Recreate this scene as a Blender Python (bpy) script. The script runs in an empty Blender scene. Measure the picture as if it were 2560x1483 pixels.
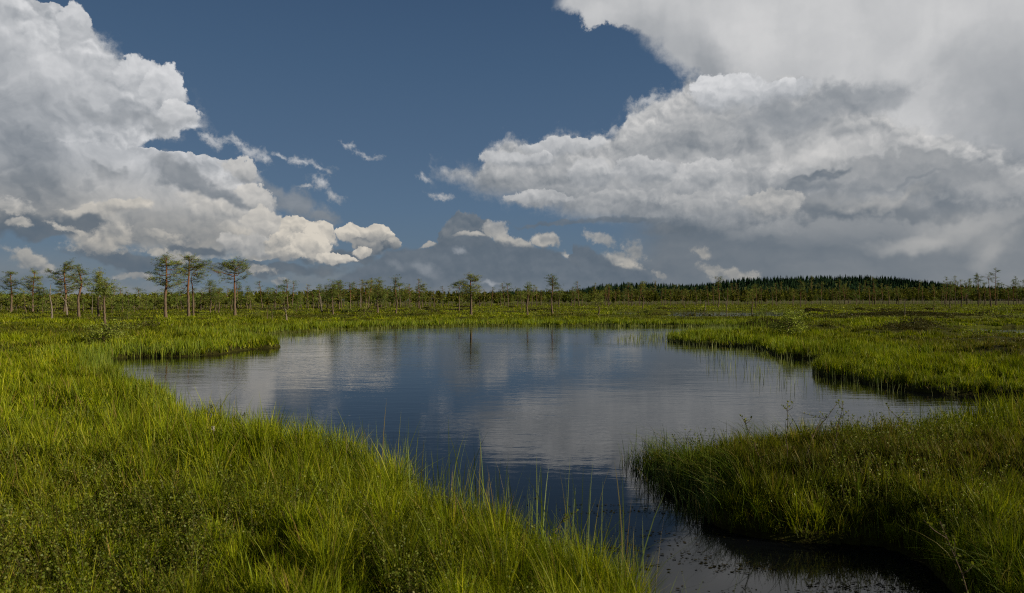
import bpy, math, random
import numpy as np
from mathutils import Vector, Matrix

# ---------------------------------------------------------------- camera
scene = bpy.context.scene
COL = scene.collection
CAM_H = 1.6
F_PX = 1707.0            # focal length in pixels of the 2560 px wide photograph (24 mm)
PITCH = math.radians(0.35)
HORIZON = 741.5 + F_PX * math.tan(PITCH)
cam_d = bpy.data.cameras.new('camera')
cam = bpy.data.objects.new('camera', cam_d)
COL.objects.link(cam)
cam.location = (0, 0, CAM_H)
cam.rotation_euler = (math.radians(90) + PITCH, 0, 0)
cam_d.sensor_width = 36.0
cam_d.lens = 24.0
cam_d.clip_start = 0.05
cam_d.clip_end = 30000
cam_d.dof.use_dof = True
cam_d.dof.focus_distance = 22.0
cam_d.dof.aperture_fstop = 5.6
scene.camera = cam

# ---------------------------------------------------------------- exposure and renderer
scene.view_settings.view_transform = 'Standard'
scene.view_settings.look = 'None'
scene.view_settings.gamma = 1.0
scene.view_settings.exposure = 0.0
scene.view_settings.use_curve_mapping = False
scene.render.engine = 'CYCLES'
scene.cycles.use_denoising = False
scene.cycles.use_adaptive_sampling = True
scene.cycles.adaptive_threshold = 0.01
scene.cycles.max_bounces = 6
scene.cycles.diffuse_bounces = 2
scene.cycles.transmission_bounces = 2
scene.cycles.filter_width = 1.15
scene.cycles.transparent_max_bounces = 8
scene.cycles.caustics_reflective = False
scene.cycles.caustics_refractive = False

# ---------------------------------------------------------------- sun
SUN_EL = math.radians(21)
SUN_AZ = math.radians(104)     # clockwise from the view direction (+Y): out to the right, a little behind
sun_d = bpy.data.lights.new('sun', 'SUN')
sun_d.energy = 5.0
sun_d.angle = math.radians(0.53)
sun_d.color = (1.0, 0.84, 0.60)
sun = bpy.data.objects.new('sun', sun_d)
COL.objects.link(sun)
sdir = Vector((math.sin(SUN_AZ) * math.cos(SUN_EL), math.cos(SUN_AZ) * math.cos(SUN_EL), math.sin(SUN_EL)))
sun.rotation_euler = sdir.to_track_quat('Z', 'Y').to_euler()

# ---------------------------------------------------------------- sky: Nishita air with cloud layers in the world shader
world = bpy.data.worlds.new('World')
world.use_nodes = True
wt = world.node_tree
wt.nodes.clear()

class G:
    """tiny node writer"""
    def __init__(s, t): s.t = t
    def node(s, kind, **kw):
        n = s.t.nodes.new(kind)
        for k, v in kw.items(): setattr(n, k, v)
        return n
    def put(s, sock, v):
        if isinstance(v, V): s.t.links.new(v.s, sock)
        elif hasattr(v, 'is_output'): s.t.links.new(v, sock)
        else: sock.default_value = v
    def m(s, op, *a, clamp=False):
        n = s.node('ShaderNodeMath', operation=op, use_clamp=clamp)
        for i, v in enumerate(a): s.put(n.inputs[i], v)
        return V(s, n.outputs[0])
    def vm(s, op, *a, out=0):
        n = s.node('ShaderNodeVectorMath', operation=op)
        for i, v in enumerate(a): s.put(n.inputs[i], v)
        return V(s, n.outputs[out])
    def xyz(s, x, y, z):
        n = s.node('ShaderNodeCombineXYZ')
        for i, v in enumerate((x, y, z)): s.put(n.inputs[i], v)
        return V(s, n.outputs[0])
    def sstep(s, v, a, b, lo=0.0, hi=1.0, kind='SMOOTHSTEP'):
        n = s.node('ShaderNodeMapRange', interpolation_type=kind, clamp=False)
        for i, q in enumerate((v, a, b, lo, hi)): s.put(n.inputs[i], q)
        return V(s, n.outputs[0])
    def noise(s, vec, scale, detail=5.0, rough=0.55, dist=0.0, out='Fac', kind='FBM', dim='2D'):
        n = s.node('ShaderNodeTexNoise', noise_dimensions=dim, noise_type=kind)
        s.put(n.inputs['Vector'], vec)
        n.inputs['Scale'].default_value = scale
        n.inputs['Detail'].default_value = detail
        n.inputs['Roughness'].default_value = rough
        n.inputs['Distortion'].default_value = dist
        return V(s, n.outputs[out])
    def voro(s, vec, scale, detail=2.0, rough=0.5, smooth=0.3):
        n = s.node('ShaderNodeTexVoronoi', voronoi_dimensions='2D', feature='F1')
        n.normalize = True
        s.put(n.inputs['Vector'], vec)
        n.inputs['Scale'].default_value = scale
        n.inputs['Detail'].default_value = detail
        n.inputs['Roughness'].default_value = rough
        return V(s, n.outputs['Distance'])
    def mixc(s, f, a, b):
        n = s.node('ShaderNodeMix', data_type='RGBA')
        s.put(n.inputs[0], f); s.put(n.inputs[6], a); s.put(n.inputs[7], b)
        return V(s, n.outputs[2])
    def curve(s, v, pts, x0, x1, y1):
        v01 = s.sstep(v, x0, x1, kind='LINEAR')
        n = s.node('ShaderNodeFloatCurve')
        c = n.mapping.curves[0]
        pts = sorted(pts)
        q = [((x - x0) / (x1 - x0), y / y1) for x, y in pts]
        c.points[0].location = q[0]; c.points[1].location = q[-1]
        for p in q[1:-1]: c.points.new(*p)
        for p in c.points: p.handle_type = 'AUTO_CLAMPED'
        n.mapping.extend = 'HORIZONTAL'
        n.mapping.update()
        s.put(n.inputs['Value'], v01)
        return V(s, n.outputs[0]) * y1
    def ramp(s, f, stops):
        n = s.node('ShaderNodeValToRGB')
        e = n.color_ramp.elements
        e[0].position, e[0].color = stops[0][0], (*lin(stops[0][1]), 1)
        e[1].position, e[1].color = stops[-1][0], (*lin(stops[-1][1]), 1)
        for p, c in stops[1:-1]:
            q = e.new(p); q.color = (*lin(c), 1)
        s.put(n.inputs[0], f)
        return V(s, n.outputs[0])

def lin(c):
    return tuple(((v / 255) / 12.92) if v / 255 <= .04045 else ((v / 255 + .055) / 1.055) ** 2.4 for v in c)

class V:
    def __init__(s, g, sock): s.g = g; s.s = sock
    def __add__(s, o): return s.g.m('ADD', s, o)
    __radd__ = __add__
    def __mul__(s, o): return s.g.m('MULTIPLY', s, o)
    __rmul__ = __mul__
    def __sub__(s, o): return s.g.m('SUBTRACT', s, o)
    def __rsub__(s, o): return s.g.m('SUBTRACT', o, s)
    def __truediv__(s, o): return s.g.m('DIVIDE', s, o)
    def max(s, o): return s.g.m('MAXIMUM', s, o)
    def min(s, o): return s.g.m('MINIMUM', s, o)
    def clamp(s): return s.max(0.0).min(1.0)

g = G(wt)
tc = g.node('ShaderNodeTexCoord')
dirv = V(g, tc.outputs['Generated'])
sep = g.node('ShaderNodeSeparateXYZ'); g.put(sep.inputs[0], dirv)
dx, dy, dz = (V(g, o) for o in sep.outputs)
AZ = g.m('ARCTAN2', dx, dy) * 1000.0            # bearing of the ray in milliradians
EL = g.m('ARCSINE', dz) * 1000.0                # its height above the horizon

def AL(px, py):
    """bearing and height (mrad) of a point of the sky given where the photograph shows it"""
    x = (px - 1280) / F_PX; z = (HORIZON - py) / F_PX
    return 1000 * math.atan(x), 1000 * math.atan2(z, math.hypot(1, x))

P = g.xyz(AZ, EL, 0.0)
# turbulent warps of the sky coordinates
def warp(p, scale, amp, detail=4.0, rough=.55, seed=0.0):
    q = g.vm('ADD', p, (seed, seed * 1.7, seed * .3))
    c = g.noise(q, scale, detail, rough, out='Color')
    n = g.node('ShaderNodeSeparateColor'); g.put(n.inputs[0], c)
    r_, g_ = V(g, n.outputs[0]) - .5, V(g, n.outputs[1]) - .5
    return g.vm('ADD', p, g.xyz(r_ * amp, g_ * (amp * .8), 0.0))

W1 = warp(P, .012, 90, 4, .55, 31)                # billowy edges
W2 = warp(P, .006, 120, 5, .6, 77)              # broad drifting
def split(vec):
    n = g.node('ShaderNodeSeparateXYZ'); g.put(n.inputs[0], vec)
    return V(g, n.outputs[0]), V(g, n.outputs[1])
def sxy(pair): return pair

def puff(vec, scale, detail=3.0):
    """domes packed on domes, the cauliflower look of a heaped cloud: 0 in creases, 1 on crowns"""
    d = g.voro(vec, scale, detail, .55, .35)
    return 1.0 - d

# node groups: the repeated pieces of the sky
def group(name, ins, out):
    t = bpy.data.node_groups.new(name, 'ShaderNodeTree')
    for nm in ins:
        t.interface.new_socket(nm, in_out='INPUT', socket_type='NodeSocketColor' if nm == 'acc' else 'NodeSocketFloat')
    t.interface.new_socket('out', in_out='OUTPUT', socket_type=out)
    h = G(t)
    gi = h.node('NodeGroupInput'); go = h.node('NodeGroupOutput')
    return t, h, dict((nm, V(h, gi.outputs[i])) for i, nm in enumerate(ins)), (lambda v: h.put(go.inputs[0], v))
KS = ('a', 'l', 'k1', 'k2', 'k3', 'k4', 'k5', 'k6')
def ell_in(h, q):
    """1 at the middle of an ellipse, 0 on its rim, negative outside"""
    ex = h.m('MULTIPLY_ADD', q['a'], q['k1'], h.m('MULTIPLY_ADD', q['l'], q['k2'], q['k3']))
    ey = h.m('MULTIPLY_ADD', q['a'], q['k4'], h.m('MULTIPLY_ADD', q['l'], q['k5'], q['k6']))
    return 1.0 - h.m('SQRT', h.m('MULTIPLY_ADD', ex, ex, ey * ey))
g_ell, h_, q_, o_ = group('cloud_ellipse', KS, 'NodeSocketFloat'); o_(ell_in(h_, q_))
g_join, h_, q_, o_ = group('cloud_join', KS + ('prev',), 'NodeSocketFloat'); o_(ell_in(h_, q_).max(q_['prev']))
g_blob, h_, q_, o_ = group('cloud_blob', KS + ('amount', 'prev'), 'NodeSocketFloat')
o_(h_.sstep(ell_in(h_, q_), 0.0, 0.9) * q_['amount'] + q_['prev'])

def use(tree, vals):
    n = g.node('ShaderNodeGroup'); n.node_tree = tree
    for i, v in enumerate(vals): g.put(n.inputs[i], v)
    return V(g, n.outputs[0])

def kvals(vec, cx, cy, rx, ry, rot=0.0):
    a, l = AL(cx, cy)
    k = 1000.0 / F_PX
    co = math.cos(math.atan((cx - 1280) / F_PX))
    rx = rx * k * co * co; ry = ry * k * co
    c, q = math.cos(math.radians(rot)), math.sin(math.radians(rot))
    return [vec[0], vec[1], c / rx, q / rx, -(a * c + l * q) / rx, -q / ry, c / ry, (a * q - l * c) / ry]

def ell(vec, *e): return use(g_ell, kvals(vec, *e))
def union(vec, items):
    """the ellipses (cx, cy, rx, ry, rot) joined to one shape"""
    r = -9.0
    for it in items: r = use(g_join, kvals(vec, *it) + [r])
    return r
def blobs(vec, items):
    """sum of soft lights and darks; each (cx, cy, rx, ry, rot, amount)"""
    r = 0.0
    for it in items: r = use(g_blob, kvals(vec, *it[:5]) + [it[5], r])
    return r

def topcurve(vec, pts, side='top'):
    """height of the outline over the bearing, outline given in photograph pixels"""
    a, l = sxy(vec)
    q = [AL(*p) for p in pts]
    return g.curve(a, [(x, y + 100) for x, y in q], -700, 700, 700) - 100.0

def sidecurve(vec, pts):
    a, l = sxy(vec)
    q = [AL(*p) for p in pts]
    return g.curve(l, [(y, x + 800) for x, y in q], -60, 500, 1600) - 800.0

# shading reliefs shared by the layers: how much a puff catches the light from above right
def relief(fn, vec, off, k):
    h0 = fn(vec); h1 = fn(g.vm('ADD', vec, off))
    return h0, (h0 - h1) * k
Wb = warp(P, .030, 30, 4, .6, 5)
fA = lambda v: puff(g.vm('MULTIPLY', v, (1, 1.15, 1)), .024, 2.0)
hA, rA = relief(fA, Wb, (2.4, 5.5, 0), 1.5)
fB = lambda v: g.noise(v, .013, 5, .52)
hB, rB = relief(fB, W1, (5.0, 12.0, 0), 2.0)
Ps = g.vm('MULTIPLY', W2, (.35, 1.0, 1))
fS = lambda v: g.noise(v, .016, 5, .5)
hS, rS = relief(fS, Ps, (2.0, 10.0, 0), 1.0)      # flat streaky layers
Pv = g.vm('MULTIPLY', W2, (1.0, .22, 1))
hV = g.noise(Pv, .012, 4, .5) - .5                # hanging streaks of falling ice
fine = g.noise(P, .12, 4, .65) - .5
mid = g.noise(P, .035, 5, .58) - .5
big = g.noise(P, .008, 4, .55) - .5
wv = warp(P, .03, 34, 5, .62, 11)
vb = warp(P, .045, 22, 5, .6, 19)
We = warp(P, .02, 70, 7, .62, 43)
# everything after this line works on plain numbers, which keeps the shader's stack small
late = (hA + hB + hS + rA + rB + rS + hV + fine + mid + big) * 1e-9
def settle(vec):
    a, l = split(vec)
    return a + late, l + late
W1, W2, Wb, wv, vb, We = (settle(v) for v in (W1, W2, Wb, wv, vb, We))
AZ = AZ + late; EL = EL + late
P = (AZ, EL)
hA, hB, hS, rA, rB, rS, hV, fine, mid, big, dy = (v + late for v in (hA, hB, hS, rA, rB, rS, hV, fine, mid, big, dy))

# ---- clear air
sky = g.node('ShaderNodeTexSky', sky_type='NISHITA', sun_disc=False)
sky.sun_elevation = SUN_EL
sky.sun_rotation = SUN_AZ
sky.air_density = 1.0; sky.dust_density = 0.6; sky.ozone_density = 2.0
STR = 0.1
skyc = V(g, sky.outputs[0])
AIR = None
air_stops = [(0.0, (103, 122, 137)), (.13, (95, 116, 137)), (.30, (86, 111, 138)), (.5, (77, 102, 131)), (.75, (67, 93, 123)), (1.0, (58, 83, 114))]
AIR = g.ramp(g.sstep(EL, 0, 440, kind='LINEAR'), air_stops)
# the physical sky sets how the rest of the dome behaves; the stops above are its grade
nm = g.node('ShaderNodeMix', data_type='RGBA', blend_type='MULTIPLY'); nm.inputs[0].default_value = 1.0
g.put(nm.inputs[6], skyc); nm.inputs[7].default_value = (STR * .45,) * 3 + (1,)
n = g.node('ShaderNodeMix', data_type='RGBA', blend_type='MIX'); n.inputs[0].default_value = .12
g.put(n.inputs[6], AIR)
g.put(n.inputs[7], V(g, nm.outputs[2]))
acc = V(g, n.outputs[2])

CLOUD_LO = (*lin((87, 100, 113)), 1); CLOUD_HI = (*lin((213, 214, 216)), 1); CLOUD_WARM = (*lin((212, 204, 190)), 1)
warmth = g.sstep(EL, 190, 60)
def layer_in(h, acc, mask, bright, warm):
    b = bright.clamp()
    b = h.m('POWER', b, 1.35)
    hi = h.mixc(warm, CLOUD_HI, CLOUD_WARM)
    return h.mixc(mask.clamp(), acc, h.mixc(b, CLOUD_LO, hi))
g_layer, h_, q_, o_ = group('cloud_layer', ('acc', 'mask', 'bright', 'warm'), 'NodeSocketColor')
o_(layer_in(h_, q_['acc'], q_['mask'], q_['bright'], q_['warm']))
def layer(acc, mask, bright, warm=None):
    return use(g_layer, [acc, mask, bright, warmth if warm is None else warm])

LOBE = KS + ('acc', 'rough', 'shade', 'lc', 'ir', 'top', 'bottom', 'warm', 'soft', 'fade', 'amount')
g_lobe, h_, q_, o_ = group('cloud_lobe', LOBE, 'NodeSocketColor')
e_ = ell_in(h_, q_) + q_['rough']
v_ = (q_['l'] - q_['lc']) * q_['ir']
w_ = h_.sstep(v_, .35, -.7, q_['soft'], q_['fade'])
o_(layer_in(h_, q_['acc'], h_.sstep(e_, 0.0, w_) * q_['amount'], h_.sstep(v_, -.75, .75, q_['bottom'], q_['top']) + q_['shade'], q_['warm']))
shared = {}      # each roughness and shading term exists once: duplicates confuse the shader compiler
def lobe(acc, vec, e5, top, bottom, warm=None, jit=.5, soft=.14, fade=.9, puffy=.5, amount=1.0):
    """one body of cloud inside a mass: crisp bright crown, shaded foot that dissolves"""
    _, lc = AL(e5[0], e5[1])
    if ('j', jit) not in shared: shared['j', jit] = (hA - .55) * jit + fine * .3 + mid * .4
    if ('p', puffy) not in shared: shared['p', puffy] = rA * puffy + rB * .15 + mid * .06
    return use(g_lobe, kvals(vec, *e5) + [acc, shared['j', jit], shared['p', puffy], lc, F_PX / 1000.0 / e5[3], top, bottom, warmth if warm is None else warm, soft, fade, amount])

# ---- thin grey veil near the horizon and behind everything
veil = g.sstep(EL, 75, 8) * g.sstep(hS + big * .4, .38, .62) * .75
acc = layer(acc, veil, .30 + rS * .5 + mid * .1)

a1, l1 = sxy(W1)
aP, lP = sxy(P)
aW, lW = sxy(Wb)
a2, l2 = sxy(W2)
jitA = (hA - .55) * 26.0 + fine * 9.0       # mrad of cauliflower on an outline
jitB = (hB - .5) * 60.0 + fine * 10.0

# ---- small wisps in the clear middle
wisps = union(wv, [
    (868, 368, 34, 11, -28), (915, 388, 50, 9, -14), (760, 405, 70, 13, -8), (800, 418, 34, 11, -25),
    (800, 455, 40, 22, -35), (835, 485, 36, 20, -35), (758, 464, 30, 7, 0),
    (620, 378, 64, 22, -25), (655, 395, 30, 14, -50), (520, 345, 64, 15, -15), (590, 360, 50, 12, -10), (700, 392, 40, 10, -10),
    (1056, 440, 20, 13, -30), (1105, 495, 44, 11, -10), (1620, 245, 60, 22, 15), (1545, 330, 50, 15, 10)])
wm = g.sstep(wisps + fine * 1.1 + mid * 1.5, -.05, .95)
acc = layer(acc, wm * .8, .52 + rB * .35 + wisps * .25)
soft = union(wv, [(740, 510, 110, 40, -22), (690, 480, 60, 25, -20), (800, 535, 60, 24, -25)])
acc = layer(acc, g.sstep(soft + mid * 1.0, -.05, .7) * .75, .36 + rB * .3)

# ---- anvil on the right: smooth, spreading, streaked downwards
edge = sidecurve(We,
                 [(1500, -200), (1415, -60), (1400, 0), (1440, 40), (1560, 60), (1640, 120), (1690, 170), (1750, 215), (1800, 300), (1800, 400), (1750, 600), (1750, 780)])
anv = g.sstep(aP - edge + (hS - .5) * 60, -12, 26)
anv = anv * g.sstep(EL, 60, 190)
anb = .79 + rS * .12 + big * .16 + hV * .30 + mid * .05 + blobs(W2, [
    (2500, 260, 230, 300, 12, -.27), (2560, 420, 160, 220, 0, -.05), (1600, 100, 150, 120, 0, -.20), (1760, 190, 110, 150, 30, -.26), (2200, 320, 300, 90, 15, .10),
    (1950, 80, 330, 130, 0, .10), (2380, 60, 150, 90, 0, .12), (2200, 150, 140, 60, 0, .08), (2100, 470, 420, 110, 0, -.10), (1500, 30, 70, 40, 0, .08)])
acc = layer(acc, anv, anb, .12)
# blue-grey rain shade under the right-hand mass, down to the horizon
side = sidecurve(W2, [(1520, 760), (1520, 720), (1570, 640), (1600, 560), (1480, 530), (1600, 480), (1900, 400), (2100, 300)])
rain = g.sstep(a2 - side, -50, 60) * g.sstep(EL, 190, 140)
acc = layer(acc, rain * .94, .19 + rS * .22 + big * .18 + g.sstep(AZ, 250, 620) * .10 + blobs(W2, [
    (2400, 560, 240, 60, 10, .26), (2250, 600, 170, 36, 12, .25), (2500, 610, 120, 60, 20, .25), (2150, 500, 260, 40, 5, .22), (1760, 560, 160, 60, 0, -.10), (2200, 540, 200, 40, 0, -.08)]), .55)

# ---- middle mass on the right, heaped tops and a grey belly
topR = topcurve(Wb, [(1020, 700), (1060, 520), (1075, 425), (1190, 432), (1215, 380), (1290, 350), (1330, 362), (1400, 345), (1440, 352), (1500, 345), (1560, 330), (1575, 290), (1640, 262), (1700, 230), (1740, 195),
                     (1790, 215), (1850, 190), (1900, 208), (1980, 196), (2040, 225), (2130, 235), (2250, 300), (2400, 350), (2560, 420)])
botR = topcurve(W1, [(1020, 420), (1075, 434), (1200, 470), (1285, 500), (1300, 510), (1400, 530), (1500, 545), (1650, 535), (1800, 548), (1960, 545), (2030, 500), (2200, 505), (2350, 530), (2560, 520)])
mr = g.sstep(topR + jitA - lW + mid * 14, -6, 12) * g.sstep(lP - botR + jitB * .55, -10, 22)
crest = g.sstep(topR - lP, 55, 0)
rb = .60 + rA * (.30 + crest * .6) + rB * .42 + crest * .14 + big * .12 + g.sstep(lP - botR, 60, 0, 0, -.20) + blobs(W1, [
    (1900, 330, 300, 70, 12, -.14), (1650, 390, 200, 50, 8, -.10), (2250, 290, 160, 60, 0, .04),
    (1500, 410, 90, 35, 0, .08), (1330, 400, 110, 40, 0, .08), (1400, 450, 150, 22, 0, -.22), (1720, 430, 130, 36, 0, .10), (2060, 385, 330, 40, 6, .20),
    (1960, 470, 100, 40, 0, -.06), (1850, 510, 120, 40, 0, -.05), (1600, 510, 130, 30, 0, -.10), (2300, 500, 300, 40, 0, -.14), (2480, 440, 140, 90, 0, -.12)])
fray = mid * 60.0 + fine * 34.0 + (hS - .5) * 50.0      # torn thin edges
frR = g.sstep(topR + fray - lW, -16, 34) * g.sstep(lP - botR + fray * .8, -16, 30)
acc = layer(acc, frR * .55, .50 + mid * .5 + rB * .3, .2)
acc = layer(acc, mr, rb, .25)
acc = lobe(acc, Wb, (1790, 240, 64, 52, 0), .98, .55, .0, fade=.8)
acc = lobe(acc, Wb, (1870, 235, 80, 48, -6), .98, .55, .0, fade=.8)
acc = lobe(acc, Wb, (1970, 228, 70, 30, 0), .92, .55, .0, fade=.9)
acc = lobe(acc, W1, (2010, 285, 270, 62, 9), .38, .46, .1, jit=.35, soft=.6, puffy=.15, amount=.85)
acc = lobe(acc, W1, (2190, 262, 90, 40, -14), .40, .55, .1, jit=.3, soft=.6, puffy=.15, amount=.7)
acc = lobe(acc, Wb, (1400, 370, 120, 24, 4), .80, .55, .1)
acc = lobe(acc, Wb, (1300, 405, 100, 26, -6), .74, .42, .1)
acc = lobe(acc, Wb, (1480, 440, 70, 44, 0), .74, .40, .15)
acc = lobe(acc, Wb, (1620, 430, 90, 40, -10), .70, .45, .15)
acc = lobe(acc, Wb, (1750, 440, 80, 44, 8), .80, .50, .2)
acc = lobe(acc, W1, (2230, 432, 230, 44, -2), .48, .52, .3, jit=.35, soft=.35, puffy=.15)
acc = lobe(acc, W1, (2420, 450, 160, 56, -6), .50, .50, .3, jit=.35, soft=.55, puffy=.15)
acc = lobe(acc, W1, (2040, 440, 75, 13, 10), .16, .30, .1, jit=.3, soft=.6, puffy=.1)
acc = lobe(acc, W1, (1985, 468, 120, 15, 4), .24, .40, .1, jit=.3, soft=.8, puffy=.1, amount=.8)
acc = lobe(acc, W1, (2200, 470, 190, 9, 4), .36, .40, .2, jit=.3, soft=.8, puffy=.1, amount=.8)
acc = lobe(acc, Wb, (1350, 500, 90, 24, 0), .70, .40, .2)
acc = lobe(acc, Wb, (1560, 500, 120, 30, 0), .62, .36, .25)
acc = lobe(acc, Wb, (1760, 510, 110, 34, 0), .64, .38, .3)
acc = lobe(acc, Wb, (1930, 515, 85, 40, 8), .72, .42, .5)
acc = lobe(acc, W1, (2200, 498, 160, 16, 2), .56, .38, .5, jit=.3, soft=.8, puffy=.2)
strk = g.sstep(hS + mid * .35, .50, .66) * g.sstep(AZ, 150, 420) * g.sstep(EL, 60, 110) * g.sstep(EL, 220, 170)
acc = layer(acc, strk * .35, .62 + rS * .4, .4)
strd = g.sstep(hS + mid * .35, .47, .34) * g.sstep(AZ, 120, 380) * g.sstep(EL, 90, 130) * g.sstep(EL, 230, 180)
acc = layer(acc, strd * .35, .28 + rS * .3, .3)
# long flat scraps hanging under the middle mass
scr = union(W2, [(1380, 562, 180, 9, 0), (1560, 560, 160, 14, 0), (1700, 585, 130, 24, 0)])
acc = layer(acc, g.sstep(scr + mid, 0, .6) * .7, .12 + mid * .3)

# ---- big heap on the left: upper tower
sideL = sidecurve(Wb, [(-60, -60), (60, -10), (150, 20), (185, 25), (215, 60), (250, 100), (270, 128), (300, 150), (370, 165), (425, 185), (440, 205), (462, 250), (482, 295), (490, 318), (455, 335), (400, 348), (352, 362), (345, 372), (480, 386),
                       (585, 398), (625, 430), (645, 480), (680, 530), (715, 570), (800, 620), (820, 640), (700, 665), (560, 668), (420, 655)])
ml = g.sstep(sideL + jitA * 1.15 - aW + mid * 10, -5, 11)
lowL = topcurve(W1, [(-300, 600), (0, 590), (110, 560), (180, 610), (230, 628), (320, 625), (420, 640), (520, 640), (640, 655), (760, 668), (860, 660), (900, 640), (1000, 560)])
ml = ml * g.sstep(lP - lowL + jitB * .8, -8, 18)
edgeL = g.sstep(sideL - aP, 150, 0)
lb = .66 + rA * (.14 + edgeL * .85) + rB * .38 + hV * .10 + edgeL * .12 + big * .10 + g.sstep(lP - lowL, 90, 0, 0, -.14) + blobs(W1, [
    (120, 150, 170, 120, 0, .10), (40, 470, 190, 210, 0, -.22), (60, 330, 140, 120, 0, -.14), (300, 290, 120, 60, -30, -.06),
    (330, 400, 70, 40, 0, .12), (390, 540, 120, 50, 0, -.12), (470, 590, 120, 60, 0, -.24), (350, 590, 60, 60, 0, -.22),
    (220, 520, 90, 50, 0, .12), (620, 640, 140, 34, -10, -.14), (0, 570, 140, 60, 0, -.20)])
frL = g.sstep(sideL + fray * 1.2 - aW, -20, 30) * g.sstep(lP - lowL + fray * .6, -10, 24)
acc = layer(acc, frL * .5, .52 + mid * .5 + rB * .3)
acc = layer(acc, ml, lb)
acc = lobe(acc, Wb, (345, 195, 66, 52, -20), .92, .62, .0, fade=.9)
acc = lobe(acc, Wb, (415, 235, 62, 60, -10), .96, .60, .0, fade=.9)
acc = lobe(acc, Wb, (445, 290, 52, 44, -20), .96, .55, .05, fade=.9)
acc = lobe(acc, Wb, (180, 70, 50, 56, 0), .90, .66, .0, fade=.9)
acc = lobe(acc, W1, (235, 255, 90, 20, -32), .40, .56, .1, jit=.35, soft=.8, puffy=.15, amount=.75)
acc = lobe(acc, W1, (340, 305, 110, 24, -14), .42, .55, .1, jit=.35, soft=.8, puffy=.15, amount=.75)
acc = lobe(acc, W1, (270, 430, 60, 26, -24), .34, .55, .3, jit=.45, soft=.55, puffy=.2, amount=.8)
acc = lobe(acc, W1, (210, 450, 50, 14, 0), .36, .50, .3, jit=.45, soft=.6, puffy=.2, amount=.6)
acc = lobe(acc, Wb, (600, 430, 60, 34, -20), .86, .50, .4)
acc = lobe(acc, Wb, (640, 500, 56, 40, -40), .90, .55, .5)
acc = lobe(acc, W1, (480, 452, 120, 38, -24), .42, .24, .2, jit=.3, soft=.6, fade=.5, puffy=.15, amount=.9)
acc = lobe(acc, W1, (575, 495, 80, 28, -26), .40, .28, .2, jit=.3, soft=.6, fade=.5, puffy=.15, amount=.85)
acc = lobe(acc, W1, (560, 545, 110, 34, -26), .80, .52, .6, soft=.6)
acc = lobe(acc, Wb, (670, 575, 70, 44, -30), .84, .50, .7)
acc = lobe(acc, Wb, (220, 540, 90, 30, 10), .78, .46, .8, soft=.3)
acc = lobe(acc, Wb, (300, 515, 90, 24, 14), .80, .50, .8, soft=.3)
acc = lobe(acc, Wb, (640, 620, 90, 30, -14), .66, .38, .6)

# ---- dark flat clouds crossing below it
dk = union(W2, [(110, 572, 190, 30, -6), (20, 545, 120, 34, 0), (190, 590, 100, 22, -8), (300, 652, 170, 26, -4), (430, 668, 130, 20, -8), (620, 690, 300, 20, 0),
            (-40, 700, 180, 24, 0), (500, 640, 120, 20, 0), (850, 665, 120, 20, 0)])
acc = layer(acc, g.sstep(dk + mid * .9, -.05, .45) * .88, .09 + rS * .2 + mid * .22)
# bright low heaps on the left
lows = union(vb, [(170, 573, 62, 9, -14), (48, 556, 32, 12, 0), (30, 515, 60, 20, -12), (75, 650, 62, 20, -28), (60, 630, 34, 18, 0), (110, 670, 36, 16, -10),
              (240, 615, 80, 22, 0), (285, 590, 50, 36, 0), (390, 628, 34, 12, 0), (455, 645, 40, 16, 0), (640, 675, 50, 14, 0), (700, 703, 22, 12, 0),
              (410, 590, 60, 14, -14), (330, 690, 60, 10, 0)])
acc = layer(acc, g.sstep(lows + (hA - .55) * 1.1 + fine * 1.1 + mid * .8, -.05, .7) * .85, .66 + rA * .8 + rB * .4 + g.sstep(lP, 30, 100, -.22, 0))

# ---- two heaped clouds right of the left-hand mass
for e5, t_, b_ in [((745, 575, 50, 36, 0), .98, .55), ((800, 590, 44, 36, -10), 1.0, .60), ((720, 620, 50, 36, 0), .78, .40), ((780, 625, 60, 34, -18), .95, .66), ((835, 648, 46, 16, 0), .90, .70),
                   ((900, 585, 56, 24, 8), .95, .40), ((880, 592, 34, 20, 0), .98, .50), ((945, 592, 44, 26, -20), .92, .36), ((985, 612, 26, 18, -30), .62, .30), ((930, 618, 60, 20, -10), .42, .22), ((905, 628, 30, 13, 0), .78, .50)]:
    acc = lobe(acc, Wb, e5, t_, b_, .9, jit=.65, soft=.1, fade=.5, puffy=.85)

# ---- bank of dark cloud along the middle of the horizon, light heaps behind it
heap0 = union(Wb, [(1170, 575, 64, 44, 0), (1130, 595, 40, 24, 0)])
acc = layer(acc, g.sstep(heap0 + (hA - .55) * .6 + fine * .3, 0, .16) * .9, .17 + rA * .35 + rB * .2)
heap = union(Wb, [(1240, 582, 40, 28, -30), (1285, 605, 60, 16, -18), (1362, 600, 40, 22, 0), (1180, 590, 44, 9, 0), (1076, 616, 30, 7, -5)])
acc = layer(acc, g.sstep(heap + (hA - .55) * .8 + fine * .9 + mid * .5, 0, .45) * .9, .62 + rA * .8 + g.sstep(heap, .5, 0, 0, -.12))
far = union(vb, [(1500, 595, 44, 18, -20), (1590, 630, 40, 24, -30), (1555, 655, 50, 26, -10), (1420, 640, 28, 9, -25), (1435, 655, 20, 8, -30), (1650, 690, 20, 8, -30), (1755, 630, 26, 12, -25), (1840, 688, 60, 16, 0), (1780, 680, 40, 16, -30)])
acc = layer(acc, g.sstep(far + (hA - .55) * 1.1 + fine * 1.2 + mid * .8, -.05, .75) * .75, .50 + rA * .8 + blobs(P, [(1570, 662, 60, 22, 0, .35), (1425, 645, 50, 26, 0, .3)]))
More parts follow.
